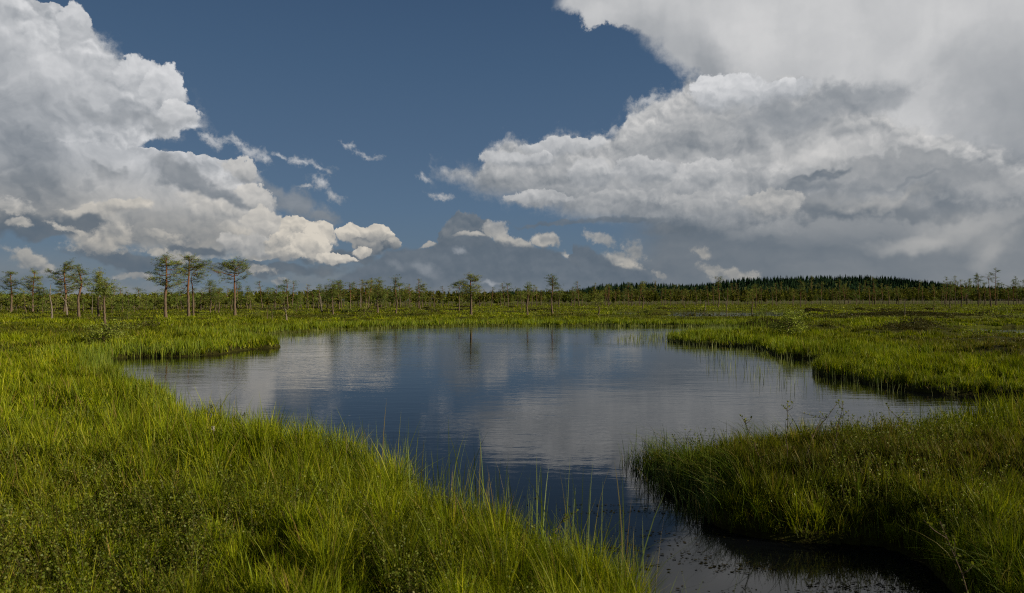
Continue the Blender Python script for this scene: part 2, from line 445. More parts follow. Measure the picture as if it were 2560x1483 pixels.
topD = topcurve(Wb, [(700, 760), (860, 690), (930, 660), (985, 625), (1050, 622), (1110, 605), (1160, 590), (1200, 588), (1245, 606), (1300, 618), (1380, 625), (1405, 640), (1418, 650), (1424, 612), (1450, 612), (1480, 628), (1515, 650), (1545, 668), (1590, 676), (1625, 690), (1640, 712), (1660, 760)])
md = g.sstep(topD + (hA - .55) * 16 + fine * 6 - lP, -2, 5)
acc = layer(acc, md * .96, .11 + rA * .12 + rS * .1 + mid * .14 + g.sstep(lP, 40, 10, 0, .06) + blobs(vb, [(1060, 672, 60, 24, -20, .24), (1150, 628, 26, 12, -20, .28), (985, 660, 40, 16, -20, .14), (1228, 707, 40, 8, 0, .3)]), .0)
# pale gap just over the far trees
gap = g.sstep(EL, 22, 12) * g.sstep(mid + hS - .5, -.15, .1) * .5
acc = layer(acc, gap, .33 + mid * .4)

# ---- plain broken cloud on the parts of the dome the photograph does not show
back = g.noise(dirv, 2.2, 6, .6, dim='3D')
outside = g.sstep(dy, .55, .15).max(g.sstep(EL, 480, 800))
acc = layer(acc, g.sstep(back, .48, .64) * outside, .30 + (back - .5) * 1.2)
acc = g.mixc(outside * .85, acc, (.022, .036, .062, 1))  # unseen part of the dome darkened to cut ambient light and deepen shadows
# below the horizon the world is dark ground
acc = g.mixc(g.sstep(EL, -2, -30), acc, (.02, .025, .015, 1))

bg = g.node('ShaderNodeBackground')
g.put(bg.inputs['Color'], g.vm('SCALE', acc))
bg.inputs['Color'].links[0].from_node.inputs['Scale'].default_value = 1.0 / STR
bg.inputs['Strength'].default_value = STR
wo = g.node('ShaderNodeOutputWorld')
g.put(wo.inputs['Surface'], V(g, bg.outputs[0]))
scene.world = world
world.cycles.sampling_method = 'MANUAL'
world.cycles.sample_map_resolution = 512

# ================================================================ helpers
rng = np.random.default_rng(7)

def tag(o, label=None, cat=None, group=None, kind=None):
    if label: o['label'] = label
    if cat: o['category'] = cat
    if group: o['group'] = group
    if kind: o['kind'] = kind
    return o

def mesh_obj(name, verts, faces, mat, parent=None, smooth=False, cols=None, link=True):
    """faces: list of (n, k) index arrays, any mix of triangles and quads"""
    me = bpy.data.meshes.new(name)
    verts = np.asarray(verts, dtype=np.float32).reshape(-1, 3)
    me.vertices.add(len(verts)); me.vertices.foreach_set('co', verts.ravel())
    faces = [np.asarray(f, dtype=np.int32) for f in faces if len(f)]
    loops = np.concatenate([f.ravel() for f in faces])
    sizes = np.concatenate([np.full(len(f), f.shape[1], dtype=np.int32) for f in faces])
    starts = np.concatenate([[0], np.cumsum(sizes)[:-1]]).astype(np.int32)
    me.loops.add(len(loops)); me.loops.foreach_set('vertex_index', loops)
    me.polygons.add(len(sizes)); me.polygons.foreach_set('loop_start', starts)
    me.polygons.foreach_set('use_smooth', np.full(len(sizes), smooth, dtype=bool))
    if cols is not None:
        a = me.color_attributes.new('tone', 'FLOAT_COLOR', 'POINT')
        c = np.ones((len(verts), 4), dtype=np.float32); c[:, :3] = cols
        a.data.foreach_set('color', c.ravel())
    me.update(calc_edges=True)
    me.materials.append(mat)
    o = bpy.data.objects.new(name, me)
    if link: COL.objects.link(o)
    if parent: o.parent = parent
    return o

def hash2(ix, iy, seed):
    h = (ix.astype(np.int64) * 374761393 + iy.astype(np.int64) * 668265263 + seed * 1442695041) & 0x7fffffff
    h = ((h ^ (h >> 13)) * 1274126177) & 0x7fffffff
    return ((h ^ (h >> 16)) & 0xffff) / 65535.0
def vnoise(x, y, s, seed=0, octs=1, gain=.5):
    """smooth value noise, about -1..1"""
    x = np.asarray(x, float); y = np.asarray(y, float)
    r = 0; amp = 1; tot = 0
    for o in range(octs):
        X = x / s * 2 ** o + 100.3 * (o + 1); Y = y / s * 2 ** o + 57.1
        ix = np.floor(X); iy = np.floor(Y); fx = X - ix; fy = Y - iy
        fx = fx * fx * (3 - 2 * fx); fy = fy * fy * (3 - 2 * fy)
        a = hash2(ix, iy, seed + o); b = hash2(ix + 1, iy, seed + o); c = hash2(ix, iy + 1, seed + o); d = hash2(ix + 1, iy + 1, seed + o)
        r = r + amp * ((a * (1 - fx) + b * fx) * (1 - fy) + (c * (1 - fx) + d * fx) * fy); tot += amp; amp *= gain
    return r / tot * 2 - 1
def sm(a, b, x):
    t = np.clip((x - a) / (b - a), 0, 1)
    return t * t * (3 - 2 * t)
def ground_at(px, py, z=0.0):
    """the point at height z seen at a pixel of the photograph"""
    d = F_PX * (CAM_H - z) / (py - HORIZON)
    return (px - 1280) / F_PX * d, d

# ================================================================ water outlines (metres; the camera stands at the origin and looks along +y)
POND = [(-10.6, 17.6), (-10.8, 19.3), (-9.5, 19.4), (-8.7, 20.5), (-8.5, 22.6), (-8.0, 23.6), (-8.9, 25.8), (-11.3, 28.2), (-13.1, 30.3), (-12.6, 31.7), (-11.6, 32.9),
        (-10.8, 35.2), (-9.3, 37.9), (-6.6, 40.1), (-2.0, 43.0), (2, 43.3), (5.7, 43.6), (10.7, 43.3), (13.3, 41.3), (13.6, 38.7), (12.5, 35.5), (10.0, 31.7), (7.0, 29.2),
        (6.2, 27.2), (6.8, 24.8), (8.0, 23.3), (8.25, 22.0), (7.6, 19.9), (8.0, 19.0), (8.6, 18.4), (9.2, 18.0), (8.6, 17.2), (7.3, 16.2), (6.7, 15.2), (6.95, 14.1), (6.9, 13.1),
        (7.1, 12.4), (7.4, 11.6), (8.6, 11.2), (8.4, 10.5), (7.4, 9.6), (6.2, 8.7), (5.0, 7.9), (4.1, 7.45), (3.1, 7.1), (2.3, 6.85), (1.75, 6.7), (1.50, 6.85), (1.25, 6.6), (1.40, 6.2), (1.28, 5.8), (1.52, 5.45), (1.42, 5.05), (1.58, 4.65),
        (1.95, 4.5), (2.35, 4.45), (2.5, 4.1), (2.3, 3.4), (2.2, 2.5), (2.3, 1.5), (2.5, 0), (2.3, -3), (1.6, -4), (1.0, -3), (0.95, 0), (0.85, 1.5), (0.72, 2.4), (0.6, 3.0), (0.5, 3.42), (0.24, 3.8), (-.07, 4.15),
        (-.5, 4.74), (-.9, 5.44), (-1.38, 6.2), (-2.3, 6.9), (-3.5, 7.95), (-4.5, 9.2), (-5.4, 10.6), (-7.4, 13.0), (-9.3, 15.6)]
POND_FAR = [(12, 84), (13, 72), (19, 67), (27, 68), (31, 74), (36, 84), (44, 96), (24, 98), (15, 94)]
POND_RIGHT = [(20.5, 37.5), (24, 32), (29, 27.5), (45, 26), (70, 28), (60, 41), (45, 41.2), (28, 40.4)]

def jag(poly, seed):
    """smooth and roughen an outline"""
    q = []
    n = len(poly)
    for i in range(n):
        p0, p1, p2, p3 = (np.array(poly[(i + k - 1) % n], float) for k in range(4))
        L = np.linalg.norm(p2 - p1)
        m = max(2, int(L / max(.25, .035 * np.linalg.norm(p1))))
        for j in range(min(m, 12)):
            t = j / min(m, 12)
            q.append(.5 * ((2 * p1) + (-p0 + p2) * t + (2 * p0 - 5 * p1 + 4 * p2 - p3) * t * t + (-p0 + 3 * p1 - 3 * p2 + p3) * t ** 3))
    q = np.array(q)
    r = np.clip(np.hypot(q[:, 0], q[:, 1]) * .012, .04, .5)
    q[:, 0] += vnoise(q[:, 0] * 3, q[:, 1] * 3, 1.3, seed, 2) * r
    q[:, 1] += vnoise(q[:, 0] * 3, q[:, 1] * 3, 1.3, seed + 9, 2) * r
    return q
PONDS = [jag(POND, 1), jag(POND_FAR, 2), jag(POND_RIGHT, 3)]

def sdist(x, y):
    """signed distance to open water: negative over water"""
    x = np.asarray(x, np.float64).ravel(); y = np.asarray(y, np.float64).ravel()
    out = np.full(len(x), 1e9)
    for q in PONDS:
        lo, hi = q.min(0) - 12, q.max(0) + 12
        m = (x > lo[0]) & (x < hi[0]) & (y > lo[1]) & (y < hi[1])
        idx = np.nonzero(m)[0]
        for s in range(0, len(idx), 60000):
            ii = idx[s:s + 60000]
            X = x[ii]; Y = y[ii]
            best = np.full(len(ii), 1e9); ins = np.zeros(len(ii), bool)
            n = len(q)
            for k in range(n):
                ax, ay = q[k]; bx, by = q[(k + 1) % n]
                ex, ey = bx - ax, by - ay
                t = np.clip(((X - ax) * ex + (Y - ay) * ey) / (ex * ex + ey * ey + 1e-12), 0, 1)
                best = np.minimum(best, (X - ax - t * ex) ** 2 + (Y - ay - t * ey) ** 2)
                if ay != by:
                    ins ^= ((ay > Y) != (by > Y)) & (X < ex * (Y - ay) / (by - ay) + ax)
            d = np.sqrt(best); d[ins] *= -1
            out[ii] = np.minimum(out[ii], d)
    return np.minimum(out, 12.0)

HUMMOCKS = [(3.3, 5.4, 1.3, .7, .16), (2.1, 5.5, .5, .5, .08), (4.8, 6.2, 1.3, .7, .08), (2.7, 6.3, .5, .35, .10), (3.7, 6.6, .4, .35, .10),
            (12.6, 32.4, 1.6, .8, .38), (10.9, 32.2, 1.2, .6, .22), (14.6, 31.6, 1.2, .7, .24), (16.6, 29.0, 1.1, .7, .36), (15.0, 28.4, 1.1, .6, .20), (17.9, 28.2, .9, .5, .24), (20.4, 34.2, 1.1, .6, .38), (17.6, 21.5, 1.0, .7, .24),
            (-27.0, 48.0, 4.5, 1.2, .24), (-33, 50, 3, 1.2, .22), (31, 82, 2.6, 1.5, .5), (34.5, 81, 2.6, 1.5, .42), (38, 66, 5, 1.6, .3), (-3.4, 50.0, 1.6, .9, .22), (3.5, 57, 3.0, 1.0, .2), (9.5, 55, 2.5, 1.0, .2), (-8, 60, 4, 1.4, .26), (-15, 56, 4, 1.4, .26), (-21, 58, 4, 1.2, .24),
            (17.0, 70, 1.6, 1.0, .2), (18.0, 25.0, 1.4, .9, .2), (12.5, 17.5, 1.6, 1.0, .2), (15.5, 16.5, 1.0, .8, .3)]
def height(x, y, sd=None):
    x = np.asarray(x, float); y = np.asarray(y, float)
    sd = sdist(x, y).reshape(x.shape) if sd is None else sd
    r = np.hypot(x, y)
    land = .05 + .05 * sm(0, .12, sd) + .07 * sm(0, 1.2, sd)
    land = land + (.085 * vnoise(x, y, .62, 11, 2) + .09 * vnoise(x, y, 2.0, 12, 2)) * sm(.1, 1.5, sd) * (1 - sm(60, 200, r))
    land = land + .12 * np.maximum(0, vnoise(x, y * 1.8, 5.0, 13, 2)) * sm(1, 4, sd) * sm(8, 30, r)
    land = land + 1.0 * sm(250, 900, r) + 1.2 * vnoise(x, y, 400, 21) * sm(300, 900, r)
    land = land * (1 - .75 * sm(15, 19, x) * sm(70, 55, x) * sm(17, 21, y) * sm(33, 31, y)) * (1 - .6 * sm(6, 10, x) * sm(50, 44, x) * sm(50, 56, y) * sm(70, 68, y))
    for hx, hy, rx, ry, hh in HUMMOCKS:
        e = np.exp(-(((x - hx) / rx) ** 2 + ((y - hy) / ry) ** 2))
        land = land + hh * e * np.clip(.4 + sd * 1.6, 0, 1)
    isl = .62 * np.exp(-(((x - 17.4) / 1.9) ** 2 + ((y - 83) / 1.3) ** 2))
    tip = sm(2.1, 1.2, x) * sm(4.6, 5.2, y) * sm(8, 7.4, y) * (x > .9)
    land = land * (1 - .55 * tip)
    bed = -.14 - .55 * sm(0, 1.6, -sd)
    return np.where(sd > 0, np.maximum(land, .03), np.where(isl > .15, isl, bed))

# ================================================================ materials
def new_mat(name):
    m = bpy.data.materials.new(name); m.use_nodes = True
    m.node_tree.nodes.clear()
    return m, G(m.node_tree)
def finish(m, g_, shader):
    o = g_.node('ShaderNodeOutputMaterial'); g_.put(o.inputs['Surface'], shader)
    return m
def obj_co(g_):
    return V(g_, g_.node('ShaderNodeNewGeometry').outputs['Position'])

def leaf_mat(name, translucent=.35, gloss=.06, rough=.45, gain=1.0):
    """thin plant matter coloured by the mesh's own tone, light passing through it"""
    m, h = new_mat(name)
    at = h.node('ShaderNodeAttribute', attribute_name='tone')
    pos = obj_co(h)
    n = h.noise(pos, 1.7, 2.0, dim='3D')
    c = V(h, at.outputs['Color'])
    c = h.mixc(h.sstep(n, .3, .7), h.vm('MULTIPLY', c, (.82 * gain, .84 * gain, .8 * gain)), h.vm('MULTIPLY', c, (1.15 * gain, 1.12 * gain, 1.0 * gain)))
    d = h.node('ShaderNodeBsdfDiffuse'); h.put(d.inputs['Color'], c)
    t = h.node('ShaderNodeBsdfTranslucent'); h.put(t.inputs['Color'], h.vm('MULTIPLY', c, (1.1, 1.15, .6)))
    mx = h.node('ShaderNodeMixShader'); mx.inputs[0].default_value = translucent
    h.put(mx.inputs[1], V(h, d.outputs[0])); h.put(mx.inputs[2], V(h, t.outputs[0]))
    gl = h.node('ShaderNodeBsdfGlossy'); gl.inputs['Roughness'].default_value = rough; gl.inputs['Color'].default_value = (.9, .95, .85, 1)
    m2 = h.node('ShaderNodeMixShader'); m2.inputs[0].default_value = gloss
    h.put(m2.inputs[1], V(h, mx.outputs[0])); h.put(m2.inputs[2], V(h, gl.outputs[0]))
    return finish(m, h, V(h, m2.outputs[0]))

# ground: peat, moss and short growth
M_ground, h = new_mat('peat_and_moss')
pos = obj_co(h)
n1 = h.noise(pos, .35, 6, .6, dim='3D'); n2 = h.noise(pos, 3.5, 5, .65, dim='3D'); n3 = h.noise(pos, 22, 4, .6, dim='3D')
c = h.ramp(n2 * .6 + n3 * .4, [(.32, (26, 24, 14)), (.45, (44, 42, 18)), (.55, (58, 62, 22)), (.68, (74, 62, 34))])
cfar = h.ramp(n1 * .7 + n2 * .3, [(.36, (52, 52, 20)), (.48, (76, 82, 22)), (.56, (92, 104, 26)), (.66, (92, 80, 36))])
sp = h.node('ShaderNodeSeparateXYZ'); h.put(sp.inputs[0], pos)
away = h.sstep(h.vm('LENGTH', pos, out=1), 18, 60)
b = h.node('ShaderNodeBsdfPrincipled'); h.put(b.inputs['Base Color'], h.mixc(away, c, cfar)); b.inputs['Roughness'].default_value = .95
b.inputs['Specular IOR Level'].default_value = .1
bp = h.node('ShaderNodeBump'); bp.inputs['Strength'].default_value = .8; bp.inputs['Distance'].default_value = .05
h.put(bp.inputs['Height'], n3 + n2); h.put(b.inputs['Normal'], V(h, bp.outputs[0]))
finish(M_ground, h, V(h, b.outputs[0]))

# bog water: brown-black and clear, seen almost only by what it mirrors
M_water, h = new_mat('bog_water')
pos = obj_co(h)
def stretched(sx, sy, rot=0):
    n = h.node('ShaderNodeMapping'); h.put(n.inputs['Vector'], pos)
    n.inputs['Scale'].default_value = (sx, sy, 1); n.inputs['Rotation'].default_value = (0, 0, rot)
    return V(h, n.outputs[0])
rip1 = h.noise(stretched(2.2, 7.0, .12), 1.0, 3, .55, dim='3D')
rip2 = h.noise(stretched(7.0, 22.0, .22), 1.0, 2, .5, dim='3D')
rip3 = h.noise(stretched(.7, 2.0, -.1), 1.0, 2, .5, dim='3D')
breeze = h.noise(stretched(.09, .16, .3), 1.0, 3, .55, dim='3D')
sp = h.node('ShaderNodeSeparateXYZ'); h.put(sp.inputs[0], pos)
wy = V(h, sp.outputs[1]); wx = V(h, sp.outputs[0])
calm = h.sstep(wy, 3.5, 8.0, .10, 1.0)
gust = h.sstep(breeze, .42, .62, .35, 1.0) * calm
farband = h.sstep(wy, 31, 38) * h.sstep(wx, 6, -1) * 1.2
b = h.node('ShaderNodeBsdfPrincipled')
b.inputs['Base Color'].default_value = (.0035, .0045, .006, 1)
b.inputs['Roughness'].default_value = .035
b.inputs['IOR'].default_value = 1.333
bp = h.node('ShaderNodeBump'); bp.inputs['Strength'].default_value = 1.0; bp.inputs['Distance'].default_value = 1.0
h.put(bp.inputs['Height'], (rip1 * .0044 + rip2 * .0009 + rip3 * .0062) * (gust + farband)); h.put(b.inputs['Normal'], V(h, bp.outputs[0]))
finish(M_water, h, V(h, b.outputs[0]))

# ================================================================ ground sheet and water sheet
def polar_sheet(radii, angles):
    R, A = np.meshgrid(radii, angles, indexing='ij')
    x = R * np.sin(A); y = R * np.cos(A)
    n, k = R.shape
    i, j = np.meshgrid(np.arange(n - 1), np.arange(k), indexing='ij')
    j2 = (j + 1) % k
    f = np.stack([i * k + j, i * k + j2, (i + 1) * k + j2, (i + 1) * k + j], -1).reshape(-1, 4)[:, ::-1]
    return x.ravel(), y.ravel(), f
radii = np.concatenate([np.linspace(.02, 2.5, 14), np.geomspace(2.6, 60, 430), np.geomspace(61.5, 400, 90), np.geomspace(410, 9000, 40)])
angles = np.concatenate([np.radians(np.linspace(-48, 48, 520)), np.radians(np.linspace(49, 311, 90))])
gx, gy, gf = polar_sheet(radii, angles)
gz = height(gx, gy)
ground = mesh_obj('ground', np.stack([gx, gy, gz], -1), [gf], M_ground, smooth=True)
tag(ground, kind='structure')

def sheet(name, q, z, mat):
    """flat water surface reaching a little under its banks"""
    c = q.mean(0)
    lo, hi = q.min(0) - 1.0, q.max(0) + 1.0
    v = [(lo[0], lo[1], z), (hi[0], lo[1], z), (hi[0], hi[1], z), (lo[0], hi[1], z)]
    return tag(mesh_obj(name, v, [np.array([[0, 1, 2, 3]])], mat), kind='structure')
sheet('water', PONDS[0], 0.0, M_water)
sheet('water', PONDS[1], 0.001, M_water)
sheet('water', PONDS[2], 0.002, M_water)

# ================================================================ trees
M_needles = leaf_mat('pine_needles', .25, .02, .6, 2.35)
def bark_mat(name, lo, hi, top=None):
    m, h = new_mat(name)
    tcn = h.node('ShaderNodeTexCoord'); pos = V(h, tcn.outputs['Object'])
    mp = h.node('ShaderNodeMapping'); h.put(mp.inputs['Vector'], pos); mp.inputs['Scale'].default_value = (9, 9, 2.2)
    n = h.noise(V(h, mp.outputs[0]), 2.0, 4, .65, dim='3D')
    c = h.ramp(n, [(.35, lo), (.65, hi)])
    if top is not None:
        s = h.node('ShaderNodeSeparateXYZ'); h.put(s.inputs[0], pos)
        c = h.mixc(h.sstep(V(h, s.outputs[2]) + n, 2.0, 3.4), c, (*lin(top), 1))
    b = h.node('ShaderNodeBsdfPrincipled'); h.put(b.inputs['Base Color'], c); b.inputs['Roughness'].default_value = .9
    b.inputs['Specular IOR Level'].default_value = .15
    bp = h.node('ShaderNodeBump'); bp.inputs['Strength'].default_value = .7; bp.inputs['Distance'].default_value = .02
    h.put(bp.inputs['Height'], n); h.put(b.inputs['Normal'], V(h, bp.outputs[0]))
    return finish(m, h, V(h, b.outputs[0]))
M_bark = bark_mat('pine_bark', (84, 74, 64), (120, 106, 92), (122, 84, 62))
M_dead = bark_mat('weathered_wood', (94, 88, 82), (142, 134, 124))

class MeshBuf:
    def __init__(s): s.v = []; s.f3 = []; s.f4 = []; s.c = []; s.n = 0
    def tube(s, pts, rad, sides=6):
        pts = np.array(pts, float); k = len(pts)
        ring = np.arange(sides) * 2 * math.pi / sides
        t = np.gradient(pts, axis=0); t /= np.linalg.norm(t, axis=1)[:, None] + 1e-9
        ref = np.where(np.abs(t[:, 2:3]) > .9, np.array([[1., 0, 0]]), np.array([[0, 0, 1.]]))
        u = np.cross(t, ref); u /= np.linalg.norm(u, axis=1)[:, None] + 1e-9
        w = np.cross(t, u)
        r = np.asarray(rad, float)[:, None, None]
        v = pts[:, None] + r * (np.cos(ring)[None, :, None] * u[:, None] + np.sin(ring)[None, :, None] * w[:, None])
        i, j = np.meshgrid(np.arange(k - 1), np.arange(sides), indexing='ij'); j2 = (j + 1) % sides
        f = np.stack([i * sides + j, i * sides + j2, (i + 1) * sides + j2, (i + 1) * sides + j], -1).reshape(-1, 4) + s.n
        s.v.append(v.reshape(-1, 3)); s.f4.append(f)
        tip = s.n + k * sides
        s.v.append(pts[-1:] + t[-1:] * rad[-1]); e = s.n + (k - 1) * sides
        s.f3.append(np.array([[e + a, e + (a + 1) % sides, tip] for a in range(sides)]))
        s.n += k * sides + 1
    def flakes(s, pos, size, tone, R, flat=.55):
        """a spray of narrow needle blades about each position"""
        pos = np.asarray(pos, float); m = len(pos)
        if not m: return
        d = R.normal(size=(m, 3)); d[:, 2] = d[:, 2] * .55 + .35; d /= np.linalg.norm(d, axis=1)[:, None]
        e = np.cross(d, R.normal(size=(m, 3))); e /= np.linalg.norm(e, axis=1)[:, None] + 1e-9
        L = (size * R.uniform(.6, 1.3, m))[:, None]; Wd = L * flat * R.uniform(.5, 1.1, m)[:, None]
        v = np.stack([pos - e * Wd * .5, pos + e * Wd * .5, pos + d * L + e * Wd * .12], 1)
        s.v.append(v.reshape(-1, 3)); s.f3.append(np.arange(m * 3).reshape(-1, 3) + s.n); s.n += m * 3
        s.c.append(np.repeat(tone, 3, axis=0))
    def obj(s, name, mat, parent=None, smooth=False, link=True):
        return mesh_obj(name, np.concatenate(s.v), [np.concatenate(x) for x in (s.f3, s.f4) if x], mat, parent, smooth,
                        np.concatenate(s.c) if s.c else None, link)

GREENS = np.array([(.030, .055, .014), (.045, .075, .016), (.062, .092, .018), (.085, .110, .020)])
def tones(R, m, base=None, spread=.25):
    a = GREENS[R.integers(0, 4, m)] if base is None else np.tile(np.array(base), (m, 1))
    return a * R.uniform(1 - spread, 1 + spread, (m, 1))

def spray(crown, R, path, start, dens, width, size, tone):
    """foliage along the outer part of a limb: separate tufts with air between them"""
    path = np.array(path); k = len(path) - 1
    L = np.sum(np.linalg.norm(np.diff(path, axis=0), axis=1))
    nt = max(2, int(L * dens * .62))
    for _ in range(nt):
        t = start + (1 - start) * R.uniform(0, 1) ** .7
        q = t * k; i = min(int(q), k - 1); p = path[i] + (path[i + 1] - path[i]) * (q - i)
        c = p + R.normal(size=3) * np.array([width, width, width * .38]) + np.array([0, 0, width * .25])
        m = R.integers(9, 22)
        off = R.normal(size=(m, 3)) * np.array([1, 1, .55]) * size * .95
        tt = np.array(tone) * R.uniform(.6, 1.5)
        crown.flakes(c + off, size * .85, np.tile(tt, (m, 1)) * R.uniform(.8, 1.2, (m, 1)), R)

def limb_path(a, b, R, sag=.0, wob=.05, n=6):
    a = np.array(a, float); b = np.array(b, float)
    t = np.linspace(0, 1, n)[:, None]
    p = a + (b - a) * t
    L = np.linalg.norm(b - a)
    p[:, 2] += (-sag * L * 4 * t * (1 - t))[:, 0]
    p[1:-1] += R.normal(size=(n - 2, 3)) * wob * L * .5
    return p

def drawn_pine(name, base_px, base_py, scale, trunk, limbs, seed, r0, z0=.15, tone=(.066, .088, .018), dens=9, twigs=10):
    """a pine whose trunk and limbs follow the photograph (points in its pixels, relative to the foot), built at its real distance and size"""
    R = np.random.default_rng(seed)
    x, d = ground_at(base_px, base_py, z0)
    k = d / F_PX * scale
    tr = np.array([((a) * k, R.normal() * .06 * i, b * k) for i, (a, b) in enumerate(trunk)])
    H = tr[-1, 2]
    fine_t = np.linspace(0, 1, 14)
    tt = np.interp(fine_t, np.linspace(0, 1, len(tr)), np.linspace(0, 1, len(tr)))
    zz = tr[:, 2]
    zs = np.linspace(0, H, 16)
    P_ = np.stack([np.interp(zs, zz, tr[:, 0]), np.interp(zs, zz, tr[:, 1]), zs], -1)
    P_[1:-1, :2] += R.normal(size=(14, 2)) * .012
    wood = MeshBuf(); crown = MeshBuf()
    rad = r0 * (1 - .78 * (zs / H) ** 1.1); rad[0] *= 1.35; rad[1] *= 1.08
    P_[0, 2] = -.25
    wood.tube(P_, rad, 8)
    at = lambda h_: np.array([np.interp(h_, zs, P_[:, 0]), np.interp(h_, zs, P_[:, 1]), h_])
    for (ah, ex, eh, leafy) in limbs:
        a = at(min(ah * k, H * .99))
        L = abs(ex * k - a[0])
        b = np.array([ex * k, a[1] + R.normal() * .35 * max(L, .4), eh * k])
        p = limb_path(a, b, R, sag=.05, wob=.09, n=7)
        rr = r0 * (.26 if leafy else .17)
        wood.tube(p, np.linspace(rr, rr * .18, 7), 4)
        for _ in range(twigs if leafy else 3):
            t = R.uniform(.3, 1); i = int(t * 5.99); q = p[i] + (p[i + 1] - p[i]) * (t * 5.99 % 1) if i < 6 else p[6]
            e = q + R.normal(size=3) * np.array([.30, .35, .16]) + np.array([0, 0, .12])
            tp = limb_path(q, e, R, 0, .12, 4)
            wood.tube(tp, np.linspace(rr * .3, rr * .1, 4), 3)
            if leafy: spray(crown, R, tp, .4, dens * .75 * leafy, .09, .085, tone)
        if leafy: spray(crown, R, p, .35, dens * 1.1 * leafy, .13, .09, tone)
    zb = float(height(np.array([x]), np.array([d]))[0])
    e = bpy.data.objects.new(name, None); COL.objects.link(e)
    e.location = (x, d, zb); e.empty_display_size = .3
    wood.obj('trunk', M_bark, e, True)
    if crown.v: crown.obj('crown', M_needles, e)
    return e

Z = 430 / 2520.0       # the trees below are read off a view enlarged this much
def rel(fx, fy, pts): return [((a - fx) * Z, (fy - b) * Z) for a, b in pts]
def rell(fx, fy, items): return [((fy - a) * Z, (ex - fx) * Z, (fy - ey) * Z, lf) for a, ex, ey, lf in items]
NP = 'bog_pine'
fe = [drawn_pine(NP, 415, 799, 1.0, rel(500, 1050, [(498, 1050), (500, 800), (500, 500), (508, 160)]), rell(500, 1050, [
        (540, 372, 548, .6), (470, 175, 475, .8), (480, 260, 440, .7), (410, 240, 365, .8), (320, 320, 325, .5), (250, 400, 275, .8), (215, 440, 230, .9), (200, 385, 168, .5), (190, 530, 152, .5), (265, 750, 222, 1.3), (250, 640, 225, 1.2), (240, 580, 250, 1.),
        (330, 700, 300, .5), (400, 640, 372, .4), (490, 740, 432, 1.0), (440, 640, 410, .5), (585, 750, 545, .7), (605, 630, 600, 0), (520, 430, 520, .6), (560, 600, 575, .2)]), 3, .13),
      drawn_pine(NP, 472.5, 795, 1.0, rel(840, 1020, [(840, 1020), (838, 900), (828, 600), (832, 350), (820, 130)]), rell(840, 1020, [
        (385, 690, 350, .7), (400, 745, 360, .4), (460, 690, 470, 0), (540, 745, 620, .1), (610, 700, 660, .1), (190, 760, 155, .6), (180, 880, 160, .6), (210, 955, 185, .8), (280, 960, 250, 1.2), (250, 880, 265, 1.1), (330, 1000, 262, .8),
        (335, 1165, 195, .5), (300, 1080, 205, .9), (340, 780, 330, .5), (480, 700, 520, .1), (150, 800, 140, .5), (300, 790, 290, .4)]), 5, .13),
      drawn_pine(NP, 483.5, 793, 1.0, rel(900, 1010, [(900, 1010), (892, 620), (872, 470), (875, 410), (930, 330), (985, 290)]), rell(900, 1010, [
        (470, 990, 500, .2), (400, 1100, 392, .7), (380, 1050, 350, .8), (400, 960, 380, .9), (545, 980, 540, 0), (510, 1100, 518, 0), (440, 1090, 440, .4), (600, 960, 610, 0), (330, 1060, 250, .8)]), 7, .09),
      drawn_pine(NP, 587, 794, 1.0, rel(1505, 1010, [(1505, 1010), (1500, 620), (1512, 400), (1508, 300)]), rell(1505, 1010, [
        (405, 1220, 312, .6), (380, 1230, 280, .9), (330, 1290, 225, 1.1), (330, 1350, 215, 1.2), (345, 1400, 235, 1.2), (320, 1440, 210, 1.1), (310, 1500, 205, 1.0), (320, 1560, 195, 1.1), (330, 1610, 215, 1.0), (350, 1690, 265, 1.1), (400, 1700, 300, .7),
        (380, 1620, 350, .4), (500, 1780, 392, .9), (460, 1330, 440, .05), (505, 1400, 503, 0), (595, 1620, 575, 0), (420, 1320, 350, .4), (340, 1370, 260, .9)]), 9, .135)]
LB = ['tall pine with flat ragged branches, leftmost of the high pines on the left bank',
      'tallest pine with long branches reaching right, in the middle of the high pines',
      'slimmer crooked pine leaning right, close beside the tallest pine on the left',
      'high pine with a flat umbrella crown on a bare trunk, rightmost of the high pines']
for e, l in zip(fe, LB): tag(e, l, 'tree', 'pine trees of the bog')
ntree = 4

def zoomed(fx, fy, px, py, s, top, limbs, seed, r0, label, name=NP, tone=(.060, .085, .020), dens=9, mid_=None):
    """like drawn_pine for a foot at (px, py) with trunk points and limbs in plain photograph pixels relative to that foot"""
    e = drawn_pine(name, px, py, 1.0, [(0, 0)] + (mid_ or []) + [top], limbs, seed, r0, tone=tone, dens=dens)
    return tag(e, label, 'tree', 'pine trees of the bog' if name == NP else 'dead trees of the bog')

